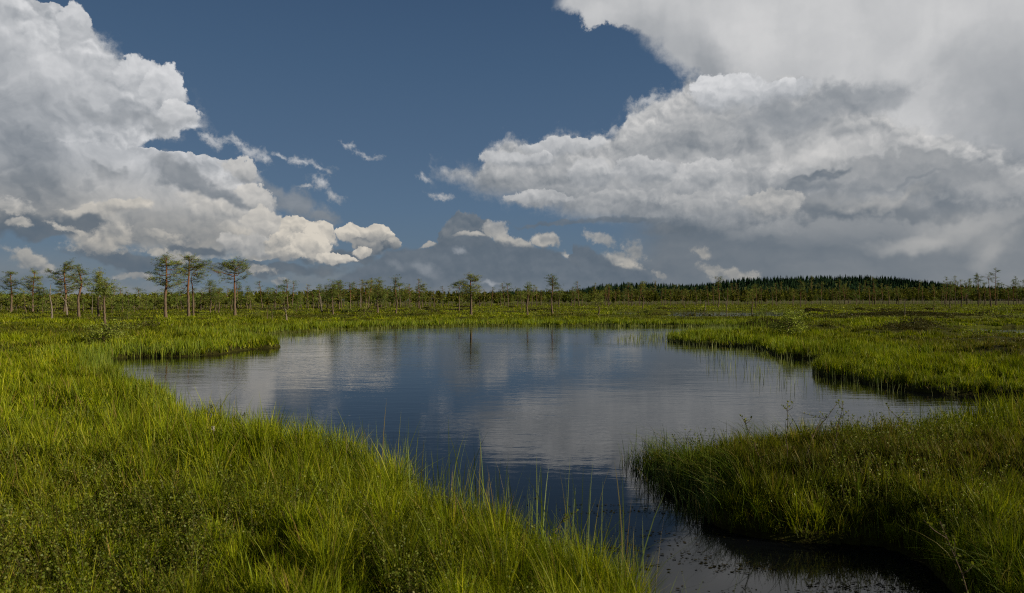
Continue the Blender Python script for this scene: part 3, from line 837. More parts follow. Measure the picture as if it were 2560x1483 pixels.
def auto_limbs(R, H, w, y0, n, leaf=.9, flat=False, droop=0.0):
    """limbs for a crown of half-width w (pixels) from height y0 up to H"""
    out = []
    for i in range(n):
        t = (i + .5) / n
        a = y0 + (H - y0) * t * .96
        prof = (1 - t ** 2.2) if not flat else (.55 + .45 * math.sin(math.pi * min(1, t * 1.05)))
        if R.uniform() < .14: continue
        side = (-1) ** i * R.uniform(.35, 1.12) * (1 if R.uniform() > .15 else -1)
        out.append((a, side * w * prof, a + abs(side) * w * R.uniform(.05, .35) - droop * w, leaf * R.uniform(.6, 1.2)))
    return out
RR = np.random.default_rng(21)
rows = [
    # px, py of the foot, height, crown half width, where the crown starts, limbs, seed, trunk radius, leafiness, flat, top dx, label
    (27, 781, 100, 25, 45, 14, 31, .12, 1.1, 0, 1, 'pine with a rounded crown and reddish trunk, leftmost of all the standing pines'),
    (82, 781, 100, 27, 45, 16, 32, .12, 1.2, 0, 3, 'dark pine with a layered crown, second from the left edge above the tree line'),
    (161, 783, 120, 42, 46, 22, 33, .15, 1.2, 1, -2, 'broad full-crowned pine, widest tree left of the three high pines'),
    (197, 796, 128, 22, 66, 9, 34, .12, .5, 0, -6, 'grey pine with a thin dying crown right beside the broad pine'),
    (246, 793, 110, 26, 52, 12, 35, .10, .7, 0, -4, 'crooked pine with a tufted top left of the three high pines'),
    (263, 821, 108, 18, 72, 7, 36, .07, .8, 1, 2, 'slender pine with a small flat crown, nearest the camera on the left bank'),
    (525, 784, 78, 18, 34, 12, 37, .08, 1.2, 0, 0, 'small cone-shaped pine between the forked pine and the umbrella pine'),
    (546, 783, 60, 18, 26, 10, 38, .07, 1.2, 1, 2, 'low round pine just left of the umbrella pine'),
    (833, 789, 76, 13, 42, 9, 39, .08, 1.0, 0, -2, 'thin pine with a bright small crown left of the dead grey tree'),
    (848, 775, 70, 20, 26, 12, 40, .10, 1.1, 0, 0, 'fuller pine behind the thin bright one, left of centre'),
    (916, 775, 70, 17, 26, 12, 41, .10, 1.1, 1, 0, 'pine with a layered crown beside the bare dead tree left of centre'),
    (945, 784, 82, 19, 24, 16, 42, .12, 1.4, 0, 2, 'dense leafy pine, the fullest in the clump left of centre'),
    (990, 786, 92, 14, 34, 12, 43, .09, .6, 0, 0, 'tall thin-crowned pine with a bare tip right of the dense clump'),
    (1020, 772, 55, 18, 20, 10, 44, .09, 1.0, 1, 0, 'flat-topped pine right of the dense clump near the centre'),
    (1050, 773, 60, 22, 20, 14, 45, .10, 1.2, 1, 0, 'wide dense pine with a rounded top near the centre'),
    (1148, 780, 74, 22, 38, 11, 46, .09, 1.0, 1, 4, 'pine with a flat lopsided crown, left of the pair by the far shore'),
    (1178, 794, 102, 24, 52, 13, 47, .12, 1.0, 1, 0, 'tall flat-crowned pine standing alone at the far shore near the centre'),
    (1319, 791, 76, 12, 50, 6, 48, .09, .35, 0, -1, 'nearly bare slim pine between the two taller pines at the far shore'),
    (1381, 785, 94, 18, 44, 13, 49, .10, .9, 0, -1, 'upright open-crowned pine standing alone right of the centre of the far shore'),
    (1301, 779, 50, 12, 28, 7, 50, .07, .9, 0, 0, 'short thin pine left of the nearly bare one'),
    (1397, 770, 50, 15, 22, 9, 51, .08, 1.1, 1, 0, 'low bright pine just right of the open-crowned pine'),
    (1434, 769, 40, 10, 24, 6, 52, .07, .8, 0, 0, 'small pale-stemmed pine under the foot of the hill'),
    (1495, 788, 52, 12, 22, 8, 53, .07, .7, 0, -1, 'short dark-stemmed pine at the far shore below the left end of the hill'),
    (1521, 767, 56, 16, 28, 11, 54, .10, 1.1, 0, 0, 'pine with a rusty green crown left of the far pool'),
    (1572, 765, 58, 20, 22, 14, 55, .10, 1.3, 0, 0, 'dense bushy pine behind the brown islet'),
    (1606, 772, 66, 18, 26, 11, 56, .10, 1.0, 0, 0, 'reddish-crowned pine behind the far pool'),
    (1713, 771, 48, 9, 30, 6, 57, .07, .6, 0, 0, 'slim thin pine between the islet and the leaning snag'),
    (1795, 770, 76, 13, 50, 9, 58, .11, .8, 1, 0, 'tall pine with a small ragged top right of the far pool'),
    (1880, 780, 66, 13, 40, 8, 59, .09, .9, 0, 0, 'twin-looking pine with pale trunk right of the far pool'),
    (1889, 772, 58, 12, 34, 8, 60, .09, .9, 0, -1, 'shorter reddish pine touching the pale-trunked one'),
    (2001, 769, 66, 13, 40, 8, 61, .09, .9, 0, 0, 'slender tall pine in front of the middle of the hill'),
    (1982, 768, 44, 9, 24, 5, 62, .06, .4, 0, 0, 'thin half-bare pine left of the slender tall one'),
    (2112, 762, 52, 16, 18, 11, 63, .10, 1.1, 0, 0, 'bushy pine under the hilltop'),
    (2181, 763, 68, 22, 20, 16, 64, .13, 1.2, 0, 0, 'largest full-crowned pine in front of the hill, right of its top'),
    (2222, 763, 44, 13, 18, 8, 65, .08, 1.0, 0, 0, 'medium pine right of the largest full-crowned pine by the hill'),
    (2365, 766, 72, 14, 24, 10, 66, .10, .9, 0, 0, 'thin-topped pine at the left end of the right-hand group'),
    (2376, 775, 70, 10, 34, 7, 67, .07, .7, 0, 0, 'dark slender pine in front of the right-hand group'),
    (2403, 768, 66, 12, 30, 8, 68, .10, .7, 0, -2, 'pale-trunked pine in the middle of the right-hand group'),
    (2413, 762, 60, 12, 26, 7, 69, .10, .5, 0, -2, 'pine with broken white branches in the right-hand group'),
    (2446, 766, 78, 13, 60, 9, 70, .09, 1.3, 1, -1, 'pine with a ball-like crown left of the tall bare-branched pine'),
    (2490, 764, 94, 24, 46, 12, 72, .12, 1.3, 0, -2, 'highest dark pine with spreading layers near the right edge'),
    (2535, 764, 62, 20, 20, 13, 73, .11, 1.2, 0, 0, 'dense pine at the right edge'),
]
for (px, py, H, w, y0, n, seed, r0, leaf, flat, tdx, lab) in rows:
    R_ = np.random.default_rng(seed)
    tone = [(.062, .084, .018), (.048, .070, .018), (.082, .100, .020)][seed % 3]
    zoomed(0, 0, px, py, 1, (tdx, H), auto_limbs(R_, H, w * 1.02, y0, int(n * 1.25), leaf * 1.05, bool(flat)) + [(y0 * R_.uniform(.5, .95), R_.choice([-1, 1]) * w * .4, y0 * .8, 0) for _ in range(3)], seed, r0, lab,
           tone=tone, mid_=[(R_.normal() * 2, H * .35), (R_.normal() * 2.5, H * .7)])
    ntree += 1
# the bare-branched pine near the right edge
zoomed(0, 0, 2478, 768, 1, (-8, 78), [(74, -37, 86, 0), (72, -20, 77, 0), (60, -16, 62, .3), (70, 8, 74, .5), (50, 10, 52, .2), (66, -3, 80, .3), (40, -9, 42, 0)], 71, .12,
       'tall pale pine with a long bare branch pointing up left, near the right edge', mid_=[(-2, 30), (-5, 55)])
ntree += 1

# snags: dead trunks
def snag(px, py, trunk, limbs, r0, seed, label):
    e = drawn_pine('dead_tree', px, py, 1.0, [(0, 0)] + trunk, limbs, seed, r0 * .66, twigs=0)
    for ch in e.children:
        ch.data.materials[0] = M_dead
    tag(e, label, 'dead tree', 'dead trees of the bog')
snag(129, 804, [(-1, 30), (-3, 60), (-5, 86)], [(60, 3, 66, 0), (40, -6, 43, 0)], .10, 81, 'white leaning dead trunk without branches, leftmost of the snags')
snag(168, 794, [(-3, 22), (-6, 36), (-12, 54)], [(30, -36, 34, 0), (36, 2, 52, 0), (40, -16, 50, 0), (34, 8, 40, 0)], .15, 82, 'short grey dead tree with a thick foot and a branch reaching left')
snag(230, 788, [(1, 30), (2, 62)], [(40, 8, 46, 0)], .05, 83, 'thin pale dead stem left of the three high pines')
snag(716, 804, [(0, 16), (-1, 34)], [(24, -10, 34, 0), (26, 8, 40, 0), (30, -4, 46, 0), (18, 6, 24, 0)], .12, 84, 'short blackened dead trunk on the shore right of the umbrella pine')
snag(805, 785, [(-2, 18), (-3, 34), (-6, 50)], [(12, 10, 46, 0), (20, 12, 32, 0), (26, -12, 44, 0), (34, -2, 58, 0), (16, -9, 30, 0), (20, 9, 64, 0)], .16, 85, 'gnarled grey dead tree with a forked broken top, left of centre')
snag(901, 771, [(0, 40), (-2, 76)], [(50, 10, 55, 0), (58, -16, 66, 0), (62, 10, 70, 0), (66, -14, 72, 0), (54, -14, 58, 0), (70, 8, 74, 0), (46, 9, 48, 0)], .10, 86, 'tall bare dead tree with comb-like branches rising above the clump left of centre')
snag(1816, 781, [(1, 28), (0, 46), (-6, 56), (-6, 68)], [(46, 8, 50, 0), (44, 4, 48, 0)], .09, 87, 'white dead trunk with a bent top right of the far pool')
snag(1757, 785, [(0, 20), (5, 30), (8, 54)], [(18, -6, 26, 0), (16, 5, 22, 0)], .10, 88, 'thin leaning dead stem standing in the far pool')
snag(2262, 794, [(0, 22), (1, 44)], [(26, 5, 30, 0), (18, -6, 22, 0), (34, -4, 40, 0)], .07, 89, 'dark dead stump-like stem alone on the right side of the bog')
snag(1270, 770, [(0, 20), (-2, 40)], [(26, 5, 30, 0)], .05, 90, 'thin pale dead stem left of the two pines at the far shore')

# ---------------------------------------------------------------- the tree line: copies of a few grown kinds
def grown(seed, H, w, y0, n, leaf, flat, tone, r0):
    R = np.random.default_rng(seed)
    wood = MeshBuf(); crown = MeshBuf()
    zs = np.linspace(0, H, 9)
    wx_ = np.cumsum(R.normal(size=9)) * .05; wy_ = np.cumsum(R.normal(size=9)) * .05
    P_ = np.stack([wx_ - wx_[0], wy_ - wy_[0], zs], -1)
    rad = r0 * (1 - .8 * zs / H); P_[0, 2] = -.3
    wood.tube(P_, rad, 5)
    for i in range(n):
        t = (i + .5) / n
        a = y0 + (H - y0) * t * .96
        prof = (1 - t ** 2.0) if not flat else (.5 + .5 * math.sin(math.pi * min(1, t * 1.05)))
        ang = R.uniform(0, 2 * math.pi); L = w * prof * R.uniform(.6, 1.1) + .1
        p0 = np.array([np.interp(a, zs, P_[:, 0]), np.interp(a, zs, P_[:, 1]), a])
        p1 = p0 + np.array([math.cos(ang) * L, math.sin(ang) * L, L * R.uniform(.0, .4)])
        pth = limb_path(p0, p1, R, .03, .08, 5)
        wood.tube(pth, np.linspace(r0 * .22, r0 * .05, 5), 3)
        spray(crown, R, pth, .25, 9 * leaf, .16, .12, np.array(tone) * R.uniform(.75, 1.25))
    spray(crown, R, [(P_[-1] - [0, 0, .5]), P_[-1]], 0, 12 * leaf, .12, .11, tone)
    for _ in range(5):
        a = y0 * R.uniform(.35, 1); ang = R.uniform(0, 6.28); L = w * R.uniform(.2, .6)
        p0 = np.array([np.interp(a, zs, P_[:, 0]), np.interp(a, zs, P_[:, 1]), a])
        wood.tube(limb_path(p0, p0 + [math.cos(ang) * L, math.sin(ang) * L, L * R.uniform(-.1, .3)], R, 0, .1, 4), np.linspace(r0 * .14, r0 * .04, 4), 3)
    return wood, crown
kinds = []
specs = [(101, 3.0, .62, .9, 20, 1.1, 0, (.055, .078, .016), .055), (102, 2.6, .7, .7, 22, 1.2, 0, (.075, .092, .018), .05), (103, 3.6, .75, 1.5, 18, 1.1, 1, (.050, .074, .017), .07), (104, 4.4, .8, 2.0, 18, 1.1, 1, (.048, .070, .018), .085),
         (105, 2.2, .55, .4, 20, 1.1, 0, (.085, .098, .022), .04), (106, 3.3, .5, 1.4, 14, .8, 0, (.070, .080, .024), .06), (107, 4.0, .95, 1.3, 26, 1.3, 0, (.044, .066, .016), .085), (108, 2.8, .75, .8, 22, 1.3, 1, (.060, .086, .016), .055),
         (109, 3.8, .5, 2.2, 11, .7, 1, (.080, .082, .030), .065), (110, 1.8, .6, .2, 20, 1.2, 0, (.070, .095, .018), .035), (111, 3.2, .85, 1.0, 24, 1.2, 1, (.052, .076, .015), .07), (112, 4.6, .6, 2.4, 14, .9, 0, (.062, .078, .022), .08)]
for s in specs:
    w_, c_ = grown(s[0], s[1], s[2], s[3], s[4], s[5], s[6], s[7], s[8])
    kinds.append((w_.obj('trunk', M_bark, None, True, link=False), c_.obj('crown', M_needles, None, link=False), s[1]))

line_x = [0, 300, 420, 600, 750, 900, 1100, 1250, 1500, 1800, 2100, 2560]
front_y = [784, 784, 782, 779, 777, 775, 771, 769, 767, 766, 764, 764]           # where the front trunks stand in the photograph
top_y = [728, 729, 728, 722, 721, 710, 721, 724, 717, 717, 714, 708]
R = np.random.default_rng(77)
NLINE = 228
used = 0
for i in range(NLINE):
    px = -30 + 2620 * (i + R.uniform(0, 1)) / NLINE
    fy = np.interp(px, line_x, front_y)
    back = R.uniform(0, 1) ** 1.3
    py = fy - back * (fy - 752) * .48
    x, d = ground_at(px, py, .15)
    ty = np.interp(px, line_x, top_y) + R.normal() * 6 + 8 * R.uniform(-.6, 1) + (1 - back) * 5 - (R.uniform(8, 20) if R.uniform() < .2 else 0)
    want = (py - ty) * d / F_PX
    cand = sorted(range(len(kinds)), key=lambda k: abs(kinds[k][2] - want) + R.uniform(0, 1.2))
    tk, ck, hk = kinds[cand[0]]
    sc_ = want / hk
    if sdist(np.array([x]), np.array([d]))[0] < .6: continue
    e = bpy.data.objects.new(NP, None); COL.objects.link(e)
    e.location = (x, d, float(height(np.array([x]), np.array([d]))[0])); e.rotation_euler = (R.normal() * .04, R.normal() * .04, R.uniform(0, 6.28))
    wsc = min(max(sc_, .75), 1.25) * R.uniform(1.1, 1.5)
    e.scale = (wsc, wsc, sc_)
    for s_ in (tk, ck):
        c_ = s_.copy(); COL.objects.link(c_); c_.parent = e
    how = 'tall' if want > 4.6 else ('middling' if want > 3.0 else 'small')
    look = ('narrow', 'bushy', 'flat-topped', 'high-stemmed')[{0: 1, 1: 1, 2: 2, 3: 2, 4: 0, 5: 0, 6: 1, 7: 2, 8: 3, 9: 1, 10: 2, 11: 3}[cand[0]]]
    where = next(w_ for lim, w_ in ((110, 'at the far left end of the tree line'), (330, 'behind the broad pine on the left'), (520, 'behind the tallest pines on the left'), (760, 'right of the umbrella pine'), (930, 'behind the gnarled dead tree'), (1110, 'behind the dense clump left of centre'),
                                     (1290, 'behind the lone flat-crowned pine at the far shore'), (1480, 'behind the lone upright pine right of centre'), (1700, 'behind the brown islet of the far pool'), (1880, 'behind the far pool and its snags'), (2080, 'below the left slope of the hill'), (2280, 'below the hilltop'), (2430, 'in the right-hand group of pines'), (9999, 'at the right edge of the tree line')) if px < lim)
    tag(e, how + ' ' + look + ' bog pine ' + ('near the front' if back < .35 else 'farther back') + ' ' + where, 'tree', 'small pines of the tree line')
    used += 1
# lone little pines and bushes out on the open bog
spots = [(318, 804, 20, 9, 'low dark pine bush left of the leftmost high pine'), (640, 799, 26, 1, 'knee-high pine right of the umbrella pine'), (668, 802, 34, 5, 'young pine with a dark stem on the left shore'),
         (682, 803, 36, 2, 'young pine touching the dark-stemmed one on the left shore'), (870, 787, 30, 9, 'bushy young pine below the clump left of centre'), (908, 790, 32, 4, 'spreading pale green young pine below the dense clump'),
         (965, 778, 26, 1, 'small pine in front of the thin-crowned pine'), (1025, 781, 24, 9, 'round pine bush at the edge of the open bog near the centre'), (1358, 773, 14, 4, 'tiny pine on the open bog right of centre'),
         (1648, 772, 18, 9, 'tiny pine by the islet'), (1900, 788, 36, 10, 'spreading pine bush right of the far pool'), (1916, 795, 34, 9, 'dark low pine bush on the hummock right of the far pool'), (1535, 774, 18, 4, 'pine seedling at the left end of the far pool'),
         (2336, 779, 34, 1, 'young pine left of the right-hand group'), (2510, 781, 22, 9, 'low bush pine at the right edge'), (742, 784, 30, 7, 'young round pine between the snag and the gnarled dead tree')]
for px, py, hp, k, lab in spots:
    x, d = ground_at(px, py, .15)
    tk, ck, hk = kinds[k if k < 12 else 9]
    sc_ = hp * d / F_PX / hk
    e = bpy.data.objects.new('young_pine', None); COL.objects.link(e)
    e.location = (x, d, float(height(np.array([x]), np.array([d]))[0])); e.rotation_euler = (0, 0, px * .7)
    e.scale = (sc_ * 1.5, sc_ * 1.5, sc_)
    for s_ in (tk, ck):
        c_ = s_.copy(); COL.objects.link(c_); c_.parent = e
    tag(e, lab, 'young tree', 'young pines on the open bog')

# the sparse little pine on the dark hummock at the right, nearest of all the trees
def hummock_pine(px, py, label, limbs, H, seed):
    e = drawn_pine('young_pine', px, py, 1.0, [(0, 0), (-2, H * .5), (2, H)], limbs, seed, .045, z0=.5, tone=(.09, .115, .02), dens=13, twigs=6)
    for ch in e.children:
        if ch.name.startswith('crown'):
            pass
    tag(e, label, 'young tree', 'young pines on the open bog')
hummock_pine(1972, 824, 'sparse young pine with upturned light green shoots on the dark hummock', [(12, -38, 14, .5), (18, -30, 22, .5), (24, -36, 34, .5), (30, 26, 30, .6), (34, 30, 46, .8), (38, 20, 52, .8), (40, -16, 44, .5), (20, 24, 22, .4), (44, 8, 58, .7), (14, 40, 20, .4), (44, -6, 56, .5)], 52, 91)
hummock_pine(262, 838, 'low scraggy pine bush at the foot of the nearest left pine', [(4, -24, 8, .5), (8, 26, 14, .6), (12, -30, 18, .6), (16, 30, 26, .6), (20, 20, 34, .6), (10, 40, 40, .4), (22, -14, 30, .5)], 34, 92)

# ---------------------------------------------------------------- far wood and hill
def cones(xs, ys, zs, hs, R, tone, lay=3, sides=5, wide=.2):
    """many spruces in one mesh: stacked ragged skirts"""
    m = len(xs); V_ = []; F_ = []; C_ = []; base = 0
    ring = np.arange(sides) * 2 * math.pi / sides
    for L in range(lay):
        z0 = hs * (.12 + .80 * L / lay); z1 = hs * min(1.0, .12 + .80 * (L + 1) / lay + .16)
        r = hs * wide * (1 - L / (lay + .25)) * R.uniform(.8, 1.15, m)
        a = R.uniform(0, 6.28, m)
        rr = r[:, None] * R.uniform(.65, 1.25, (m, sides))
        vx = xs[:, None] + rr * np.cos(ring + a[:, None]); vy = ys[:, None] + rr * np.sin(ring + a[:, None])
        vz = (zs + z0)[:, None] + hs[:, None] * R.uniform(-.03, .03, (m, sides))
        v = np.stack([vx, vy, vz], -1)
        tip = np.stack([xs, ys, zs + z1], -1)[:, None]
        v = np.concatenate([v, tip], 1)
        f = np.array([[j, (j + 1) % sides, sides] for j in range(sides)])
        F_.append((f[None] + (np.arange(m) * (sides + 1))[:, None, None] + base).reshape(-1, 3))
        V_.append(v.reshape(-1, 3)); base += m * (sides + 1)
        C_.append(np.repeat(tone, sides + 1, axis=0) * R.uniform(.9, 1.1))
    return np.concatenate(V_), np.concatenate(F_), np.concatenate(C_)
M_wood = leaf_mat('far_foliage', .12, .0, .6)
RIDGE = [(-400, 744), (600, 743), (1100, 742), (1180, 735), (1230, 728), (1290, 724), (1340, 725), (1420, 726), (1480, 712), (1520, 706), (1580, 703), (1640, 705), (1700, 709), (1760, 708), (1810, 698), (1860, 692), (1950, 689), (2100, 685), (2200, 689),
         (2260, 694), (2330, 702), (2400, 710), (2500, 716), (2560, 718), (2800, 724), (3200, 730), (3800, 738)]
DR = 1350.0
def hill_z(x, y):
    px = 1280 + F_PX * x / np.maximum(y, 1)
    top = np.interp(px, [p[0] for p in RIDGE], [p[1] for p in RIDGE])
    zr = (HORIZON - top) / F_PX * DR + CAM_H - 15.0
    t = sm(880, DR, y) * (1 - .5 * sm(DR, 2200, y))
    und = vnoise(x, y, 120, 41, 2) * 4 * sm(900, 1200, y) * np.clip(zr / 20, 0, 1)
    return np.maximum(zr * t, -2) + und
hx = np.linspace(-1500, 2300, 240); hy = np.linspace(860, 2200, 60)
HX, HY = np.meshgrid(hx, hy, indexing='ij')
HX = HX * (.6 + .4 * HY / DR)
i, j = np.meshgrid(np.arange(239), np.arange(59), indexing='ij')
hf = np.stack([i * 60 + j, (i + 1) * 60 + j, (i + 1) * 60 + j + 1, i * 60 + j + 1], -1).reshape(-1, 4)
tag(mesh_obj('hill', np.stack([HX, HY, hill_z(HX, HY)], -1), [hf], M_ground, smooth=True), kind='structure')
R = np.random.default_rng(5)
m = 19000
yy = R.uniform(900, 1560, m); pxx = R.uniform(-600, 3500, m); xx = (pxx - 1280) / F_PX * yy
keep = (pxx > 1150) | (R.uniform(0, 1, m) < .5)
yy, xx = yy[keep], xx[keep]; m = len(yy)
hs = R.uniform(7, 16, m) * np.where(xx / yy < (1150 - 1280) / F_PX, .45, 1) * (1 + .18 * vnoise(xx, yy, 60, 3))
T = np.array([(.016, .036, .021), (.011, .027, .018), (.022, .045, .021), (.018, .038, .025)])[R.integers(0, 4, m)] * R.uniform(.7, 1.3, (m, 1)) * (1 + .3 * vnoise(xx, yy, 90, 8))[:, None]
v, f, c = cones(xx, yy, hill_z(xx, yy) - .5, hs, R, T, 4, 6, .19)
tag(mesh_obj('hill_forest', v, [f], M_wood, cols=c), 'dark green spruce forest covering the far hill', 'forest', kind='stuff')

# the wood behind the front pines, too many to tell apart: small rounded bog pines in one mass
m = 2600
pxx = R.uniform(-120, 2700, m)
fy = np.interp(pxx, line_x, front_y)
d0 = F_PX * 1.45 / (fy - HORIZON)
yy = d0 * 1.25 + R.uniform(0, 1, m) ** 1.4 * 260; xx = (pxx - 1280) / F_PX * yy
ty = np.interp(pxx, line_x, top_y)
hh = np.clip((CAM_H + (HORIZON - ty - 8) / F_PX * yy) * R.uniform(.45, 1.02, m), 1.5, 9)
wood = MeshBuf(); crown = MeshBuf()
zb = height(xx, yy)
for a in range(3):
    k = 34
    t = R.uniform(.42, 1.0, (m, k))
    wd = (hh * .17)[:, None] * (1.15 - t) ** .6 * R.uniform(.2, 1.15, (m, k)); an = R.uniform(0, 6.28, (m, k))
    pos = np.stack([xx[:, None] + wd * np.cos(an), yy[:, None] + wd * np.sin(an), zb[:, None] + hh[:, None] * t * .97], -1).reshape(-1, 3)
    tn = np.array([(.105, .130, .020), (.070, .098, .018), (.135, .148, .024), (.115, .105, .034)])[R.integers(0, 4, m)] * R.uniform(.7, 1.3, (m, 1))
    crown.flakes(pos, np.repeat(.32 + yy * .0011, k), np.repeat(tn, k, axis=0), R, .7)
o = crown.obj('pine_wood', M_wood)
tag(o, 'mass of low bog pines behind the front row of trees', 'wood', kind='stuff')
sel = R.permutation(m)[:1500]
for q in sel:
    wood.tube([(xx[q], yy[q], zb[q] - .3), (xx[q] + R.normal() * .1, yy[q], zb[q] + hh[q] * .85)], [.05 + yy[q] * .0001, .025], 3)
tag(wood.obj('pine_stems', M_dead), 'grey stems of the low pine wood behind the front trees', 'wood', kind='stuff')

# ================================================================ grass and low growth
M_blade = leaf_mat('sedge_blades', .30, .012, .5, 1.5)
M_leaf = leaf_mat('small_leaves', .30, .02, .5, 1.35)

def blade_mesh(x, y, z, hgt, wid, lean, az, face, tone, segs=3, curl=1.6):
    """ribbons: rooted at (x, y, z), bending over towards az by lean (fraction of their length)"""
    m = len(x)
    t = np.linspace(0, 1, segs + 1)
    V_ = np.empty((m, segs * 2 + 1, 3), np.float32)
    sx = np.cos(face); sy = np.sin(face); lx = np.cos(az); ly = np.sin(az)
    for k in range(segs):
        o = lean * hgt * t[k] ** curl
        hz = hgt * t[k] * (1 - .35 * lean * t[k])
        w = wid * .5 * (1 - t[k] ** 1.6 * .8)
        for s_, j in ((-1, 0), (1, 1)):
            V_[:, k * 2 + j, 0] = x + lx * o + s_ * sx * w
            V_[:, k * 2 + j, 1] = y + ly * o + s_ * sy * w
            V_[:, k * 2 + j, 2] = z + hz
    V_[:, -1, 0] = x + lx * lean * hgt; V_[:, -1, 1] = y + ly * lean * hgt; V_[:, -1, 2] = z + hgt * (1 - .35 * lean)
    n = segs * 2 + 1
    b0 = (np.arange(m) * n)[:, None]
    q = []
    for k in range(segs - 1):
        q.append(np.concatenate([b0 + k * 2, b0 + k * 2 + 1, b0 + k * 2 + 3, b0 + k * 2 + 2], 1))
    e = (segs - 1) * 2
    tri = np.concatenate([b0 + e, b0 + e + 1, b0 + e + 2], 1)
    return V_.reshape(-1, 3), ([np.concatenate(q)] if q else []) + [tri], np.repeat(tone, n, axis=0)

def scatter(n, r0, r1, R, power=0.0, half=60.0):
    """points over the ground in front, evenly spread in log distance (times r**power)"""
    u = R.uniform(0, 1, n)
    if abs(power) < 1e-6: r = r0 * (r1 / r0) ** u
    else: r = (r0 ** power + u * (r1 ** power - r0 ** power)) ** (1 / power)
    a = np.radians(R.uniform(-half, half, n))
    return r * np.sin(a), r * np.cos(a)

def clumped(x, y, R, rate, size):
    """gather points into tussocks; also returns how far out in its tussock each one stands, the outward bearing and a number for the tussock"""
    m = R.uniform(0, 1, len(x)) < rate
    r = np.hypot(x, y)
    g_ = size * np.exp2(np.floor(np.log2(np.clip(r / 8, 1, 8)) + .5))
    ix, iy = np.floor(x / g_), np.floor(y / g_)
    cx = (ix + .5 + (hash2(ix, iy, 5) - .5) * .7) * g_
    cy = (iy + .5 + (hash2(ix, iy, 6) - .5) * .7) * g_
    k = np.where(m, R.uniform(.35, .92, len(x)), 0)
    nx, ny = x + (cx - x) * k, y + (cy - y) * k
    out = np.where(m, np.clip(np.hypot(nx - cx, ny - cy) / g_ * 2.2, 0, 1), .5)
    brg = np.where(m, np.arctan2(ny - cy, nx - cx), R.uniform(0, 6.28, len(x)))
    return nx, ny, out, brg, hash2(ix, iy, 7), hash2(ix, iy, 8)

def heathy(x, y, sd):
    """0 in wet sedge lawns, 1 on drier brown-green heath"""
    r = np.hypot(x, y)
    v = .42 + .95 * vnoise(x * .6, y * 1.3, 5, 33, 3) + .25 * vnoise(x * .5, y * 1.5, 24, 34, 2)
    v = v * sm(.8, 5.5, sd)
    v = v + .02 * sm(20, 60, r) + .22 * sm(1.0, 2.4, x) * sm(17, 9, r) * sm(.1, .7, sd)  # right bank pushed towards olive heath, partly to paint in its shaded face
    for hx_, hy_, rx_, ry_, hh_ in HUMMOCKS:
        v = v + 1.2 * np.exp(-(((x - hx_) / (rx_ * 1.1)) ** 2 + ((y - hy_) / (ry_ * 1.1)) ** 2)) * min(1, hh_ / .3)
    return np.clip(v, 0, 1)

def on_hummock(x, y):
    v = np.zeros(len(x))
    for hx_, hy_, rx_, ry_, hh_ in HUMMOCKS:
        if hh_ >= .3: v = np.maximum(v, np.exp(-(((x - hx_) / rx_) ** 2 + ((y - hy_) / ry_) ** 2) * .8) * min(1, hh_ / .4))
    return v
def sedge_tone(R, hv, x, y, m):
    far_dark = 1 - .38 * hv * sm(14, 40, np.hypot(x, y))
    fresh = np.array([(.106, .146, .003), (.138, .176, .004), (.078, .114, .003), (.200, .214, .009)])[R.integers(0, 4, m)]
    olive = np.array([(.066, .084, .007), (.088, .092, .010), (.050, .068, .006), (.115, .098, .020)])[R.integers(0, 4, m)]
    c = fresh * (1 - hv[:, None]) + olive * hv[:, None]
    hu = on_hummock(x, y)[:, None]
    c = c * (1 - hu) + np.array([(.020, .018, .007), (.040, .022, .010), (.018, .022, .007)])[R.integers(0, 3, m)] * hu
    dry = R.uniform(0, 1, m) < (.055 + .09 * hv) * np.clip(14 / np.hypot(x, y), .15, 1)
    c[dry] = np.array([.17, .125, .045]) * R.uniform(.6, 1.2, (dry.sum(), 1))
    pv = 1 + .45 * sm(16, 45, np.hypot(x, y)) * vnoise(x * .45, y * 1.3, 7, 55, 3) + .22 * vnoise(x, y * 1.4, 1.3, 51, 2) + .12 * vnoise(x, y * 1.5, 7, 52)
    return c * R.uniform(.7, 1.3, (m, 1)) * (pv * far_dark * (1 - .22 * sm(1.0, 1.8, x) * sm(12, 8, np.hypot(x, y))))[:, None]  # last factor paints shade into the blade colour of the near right bank

